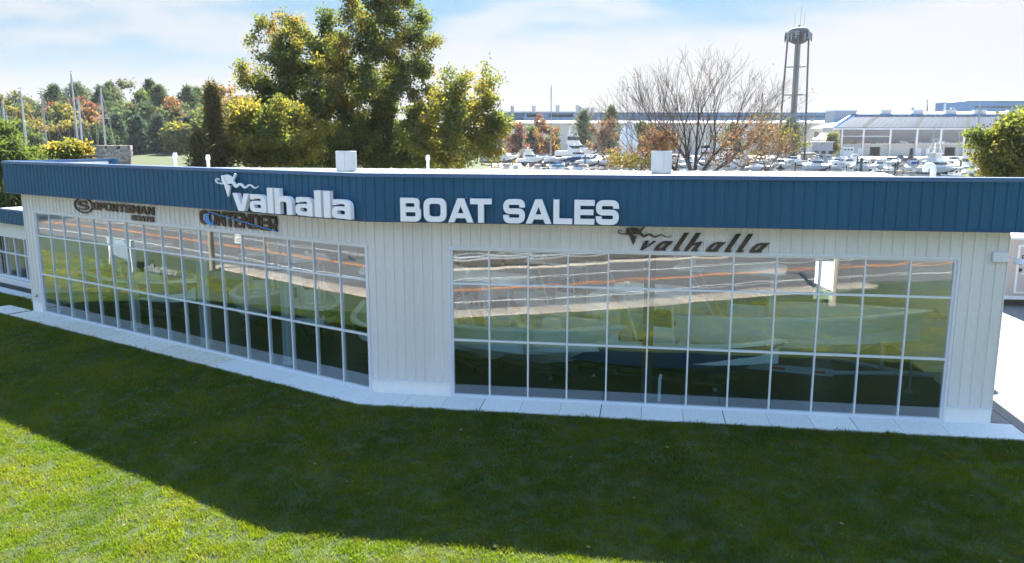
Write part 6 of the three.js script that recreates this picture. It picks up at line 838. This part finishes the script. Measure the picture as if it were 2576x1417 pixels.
  { const p = gp(2560, 618, 0), t = thing('waste_bin', 'blue and dark bin at the right edge under the end of the fascia', 'bin', [p.x, 0, p.z]); part(t, 'body', frus(-0.62, 0.62, 0.2, 0.95, 0.6, 0.6, -0.05, -0.05), std(0.01, 0.16, 0.5, 0.5)); part(t, 'band', frus(-0.7, 0.7, 0.951, 1.9, 0.68, 0.68), M.black); part(t, 'lid', frus(-0.72, 0.72, 1.9, 2.1, 0.7, 0.5, 0.1, 0.1), M.white); for (const s of [-1, 1]) part(t, 'wheel', new THREE.CylinderGeometry(0.12, 0.12, 0.08, 10).rotateX(Math.PI / 2).translate(0.45 * s, 0.12, 0.5), M.rubber); }
  struct('mulch_bed', prism([[24, -44], [60, -44], [60, -47.5], [24, -47.5]], -0.02, 0.06), std(0.22, 0.12, 0.09, 0.95, { map: mottled(0.8, 20, 1.9) }));
}
// ---------- boats shown inside ----------
{
  const dolly = (t, L, B, y) => { const d = part(t, 'dolly', [bx(L * 0.12, L * 0.80, -0.14, -0.06, -B * 0.22, -B * 0.16), bx(L * 0.12, L * 0.80, -0.14, -0.06, B * 0.16, B * 0.22), bx(L * 0.15, L * 0.2, -0.13, -0.05, -B * 0.3, B * 0.3), bx(L * 0.7, L * 0.74, -0.13, -0.05, -B * 0.24, B * 0.24), bx(L * 0.68, L * 0.80, -0.05, 0.16, -0.08, 0.08), bx(L * 0.2, L * 0.28, -0.05, 0.1, B * 0.2, B * 0.26), bx(L * 0.2, L * 0.28, -0.05, 0.1, -B * 0.26, -B * 0.2)], M.dark); for (const [x, s] of [[0.17, -1], [0.17, 1], [0.72, -1], [0.72, 1]]) { part(d, 'wheel', new THREE.CylinderGeometry(0.11, 0.11, 0.07, 14).rotateX(Math.PI / 2).translate(L * x, y - 0.11 < 0 ? -y + 0.115 : -0.2, s * B * 0.24), M.rubber); part(d, 'hub', new THREE.CylinderGeometry(0.06, 0.06, 0.075, 12).rotateX(Math.PI / 2).translate(L * x, -y + 0.115, s * B * 0.24), M.chrome); } };
  // bow tip placed at a plan point; turn = heading
  const show = (label, bow, turn, L, o, dol = true, lift = 0.36) => { const t = centreConsole('display_boat', label, [bow[0] - Math.cos(turn) * L, 0.03 + lift, bow[1] + Math.sin(turn) * L], turn, L, o); if (dol) dolly(t, L, t.userData.B ?? L * 0.32, lift); return t; };
  const P = (s, d) => { const p = onF('R', s, 0, -d); return [p.x, p.z]; }, Q = (s, d) => { const p = onF('L', s, 0, -d); return [p.x, p.z]; };
  const H = { engine: M.white, engines: [-0.4, 0.4] };
  show('white centre console boat with hard top nearest the left end of the right window wall', P(4.75, 1.0), -0.98, 8.2, { ...H });
  show('wide-bowed white console boat behind the third to fifth panes of the right window wall', P(7.9, 1.8), -0.50, 8.6, { ...H });
  show('white boat standing far back behind the sixth panes of the right window wall', P(9.2, 6.2), -0.6, 7.6, { ...H });
  show('blue-hulled boat with white deck in the middle of the right window wall', P(12.9, 1.6), -0.40, 7.4, { ...H, side: GEL.blue });
  const big = show('largest white boat on a galvanised trailer at the right end of the right window wall', P(17.4, 2.6), -0.36, 10.4, { ...H, B: 3.1, D: 1.4 }, false, 0.8);
  { const g = M.galv, L = 10.4; const tr = part(big, 'boat_trailer', [bx(0.6, 7.6, -0.28, -0.06, 0.86, 0.96), bx(0.6, 7.6, -0.28, -0.06, -0.96, -0.86), ...[1, 3, 5, 7].map((x) => bx(x, x + 0.12, -0.27, -0.08, -0.86, 0.86)), rod(V(7.55, -0.17, 0.9), V(9.7, -0.2, 0.05), 0.08), rod(V(7.55, -0.17, -0.9), V(9.7, -0.2, -0.05), 0.08), rod(V(9.5, -0.2, 0), V(10.6, -0.2, 0), 0.09)], g); for (const x of [2.2, 4.1, 5.7]) part(tr, 'reflector', bx(x, x + 0.42, -0.21, -0.13, 0.961, 0.968), M.red); part(tr, 'reflector', bx(7.0, 7.35, -0.21, -0.13, 0.961, 0.968), M.red); part(tr, 'jack', [rod(V(9.9, 0.3, 0.15), V(9.9, -0.75, 0.15), 0.05), rod(V(9.9, -0.8, 0.09), V(9.9, -0.8, 0.21), 0.12, 0.12, 12)], M.steel); part(tr, 'winch_post', [bx(9.0, 9.12, -0.15, 0.8, -0.05, 0.05), bx(8.9, 9.3, 0.7, 0.82, -0.1, 0.1)], M.steel); for (const x of [2.4, 3.3]) for (const s of [-1, 1]) part(tr, 'wheel', new THREE.CylinderGeometry(0.34, 0.34, 0.22, 18).rotateX(Math.PI / 2).translate(x, -0.64, s * 1.15), M.rubber); part(big, 'anchor', [rod(V(L * 1.0, 2.0, 0), V(L * 1.02, 1.75, 0), 0.05), bx(L * 0.99, L * 1.04, 1.66, 1.76, -0.14, 0.14)], M.chrome); }
  // left hall
  show('long blue-hulled boat with white deck at the far end of the left window wall', Q(10.6, 1.7), -0.74, 9.4, { ...H, side: GEL.blue });
  show('white-hulled boat turned bow-on towards the left window wall', Q(13.9, 1.4), -1.45, 7.6, { ...H });
  show('bright blue boat behind the white column of the left window wall', Q(17.6, 2.2), -1.2, 7.0, { ...H, side: std(0.01, 0.09, 0.24, 0.15) });
  show('small white boat with black band at the corner end of the left window wall', Q(20.9, 1.3), -1.5, 6.2, { ...H, B: 2.2, D: 1.0, side: GEL.black, bottom: GEL.white });
}
// ---------- things mirrored in the windows: along the road behind the camera ----------
{
  const Y = -0.66;
  { const t = thing('notice_sign', 'blue-grey board on two white posts in the lawn, mirrored in the left window wall', 'sign', [-39.7, Y, -35.0], -0.35 + Math.PI); part(t, 'post', bx(-2.5, -2.25, 0, 2.1, -0.12, 0.12), M.white); part(t, 'post', bx(2.25, 2.5, 0, 1.9, -0.12, 0.12), M.white); part(t, 'board', bx(-2.2, 2.2, 0.7, 1.85, -0.05, 0.05), std(0.17, 0.22, 0.28, 0.6)); }
  { const t = thing('lawn_letters', 'low free-standing grey letters valhalla in the lawn, seen reversed in the left window wall', 'sign', [-35.4, Y + 0.05, -32.4], SIDE.L.a + Math.PI), lm = std(0.22, 0.23, 0.23, 0.8); let x = 0; for (const ch of 'valhalla') { const [w, f] = LOW[ch], m = part(t, 'letter', letterGeo(f(), 0.5, 0.36, 0.05, 0), lm); m.position.set(x - 1.8, 0.08, 0); x += w * 0.5 + 0.08; } part(t, 'stake', bx(-1.82, 1.6, 0.03, 0.06, 0, 0.04), M.dark); }
  const up = thing('utility_pole', 'wooden utility pole by the road, mirrored in the left window wall', 'utility pole', [-36.3, Y, -29.3]); part(up, 'pole', rod(V(0, 0, 0), V(0.1, 10, 0), 0.2, 0.15, 10), std(0.34, 0.29, 0.23, 0.95)); part(up, 'crossarm', bx(-1.2, 1.2, 9.2, 9.35, -0.06, 0.06), YARD.wood);
  const up2 = copyOf(up, [10.6, Y, -2.3], 0.3, 'wooden utility pole by the road, mirrored in the right window wall');
  { const t = thing('guy_wire', 'slanting utility guy wire with yellow sleeve, mirrored in the left window wall', 'guy wire', [-36.6, Y, -25.6]); part(t, 'wire', rod(V(0, 0, 0), V(-3.2, 7.6, -0.6), 0.015, 0.015, 5), M.steel); part(t, 'sleeve', rod(V(-0.25, 0.6, -0.05), V(-1.2, 2.85, -0.22), 0.05, 0.05, 8), std(0.75, 0.42, 0.02, 0.5)); }
  { const t = thing('speed_sign', 'small speed sign reading 25 on a steel post, mirrored in the left window wall', 'sign', [-34, Y, -27.6], 2.3 + Math.PI); part(t, 'post', rod(V(0, 0, 0), V(0, 2.9, 0), 0.035, 0.035, 6), M.steel); const cv = document.createElement('canvas'); cv.width = 96; cv.height = 128; const g = cv.getContext('2d'); g.fillStyle = '#e8e8e6'; g.fillRect(0, 0, 96, 128); g.fillStyle = '#151515'; g.font = 'bold 26px sans-serif'; g.fillText('SPEED', 6, 30); g.fillText('LIMIT', 10, 56); g.font = 'bold 60px sans-serif'; g.fillText('25', 14, 116); const ct = new THREE.CanvasTexture(cv); ct.colorSpace = THREE.SRGBColorSpace; ct.magFilter = THREE.LinearFilter; part(t, 'plate', bx(-0.32, 0.32, 2.0, 2.85, -0.045, -0.036), M.steel); part(t, 'face', new THREE.PlaneGeometry(0.6, 0.8).rotateY(Math.PI).translate(0, 2.42, -0.048), new THREE.MeshStandardMaterial({ map: ct, roughness: 0.5 })); }
  const bt = (label, x, z, h, w, pal, seed) => broadleaf('broad_tree', label, [x, Y, z], [[0, h * 0.65, 0, w, h * 0.35, w], [w * 0.4, h * 0.5, 0.4, w * 0.8, h * 0.3, w * 0.8], [-w * 0.4, h * 0.45, -0.4, w * 0.8, h * 0.3, w * 0.8]], { seed, points: 80, leaves: 900, clump: 1.0, trunkH: h * 0.3, rTip: 0.03, spray: 'big', size: 0.7, colour: paint(pal, 0, seed, 0.2) });
  bt('roadside tree whose shade lies on the road, beyond the far corner', -80, -58, 13, 5, 'green', 801); bt('second roadside tree beyond the far corner', -91, -64, 14, 5.5, 'olive', 802);
  const r = rng(820), bush = (label, x, z, s, pal, seed) => broadleaf('bush', label, [x, Y, z], [[0, s * 0.5, 0, s, s * 0.55, s * 0.8], [s * 0.6, s * 0.4, 0, s * 0.7, s * 0.4, s * 0.7]], { seed, cat: 'bush', points: 60, leaves: 420, clump: 0.4, trunkH: 0.3, rTip: 0.012, colour: paint(pal, 0, seed, 0.5), up: 0, spray: 'oak' });
  [0.50, 0.516, 0.532, 0.548, 0.484].map((t) => cenPt(t, -9.6 - 0.8 * Math.sin(t * 300))).forEach(([x, z], i) => bush(['brown bush', 'olive bush', 'green bush', 'dry brown bush', 'dark green bush'][i] + ' behind the guard rail across the road', x, z, 1.9 + 0.5 * (i % 2), ['brown', 'olive', 'green', 'brown', 'pine'][i], 830 + i));
}
scene.fog = new THREE.FogExp2(new THREE.Color(0.86, 0.93, 1.0), 0.0001);
scene.traverse((o) => { if (o.isMesh) o.castShadow = o.receiveShadow = true; });
renderer.render(scene, camera);
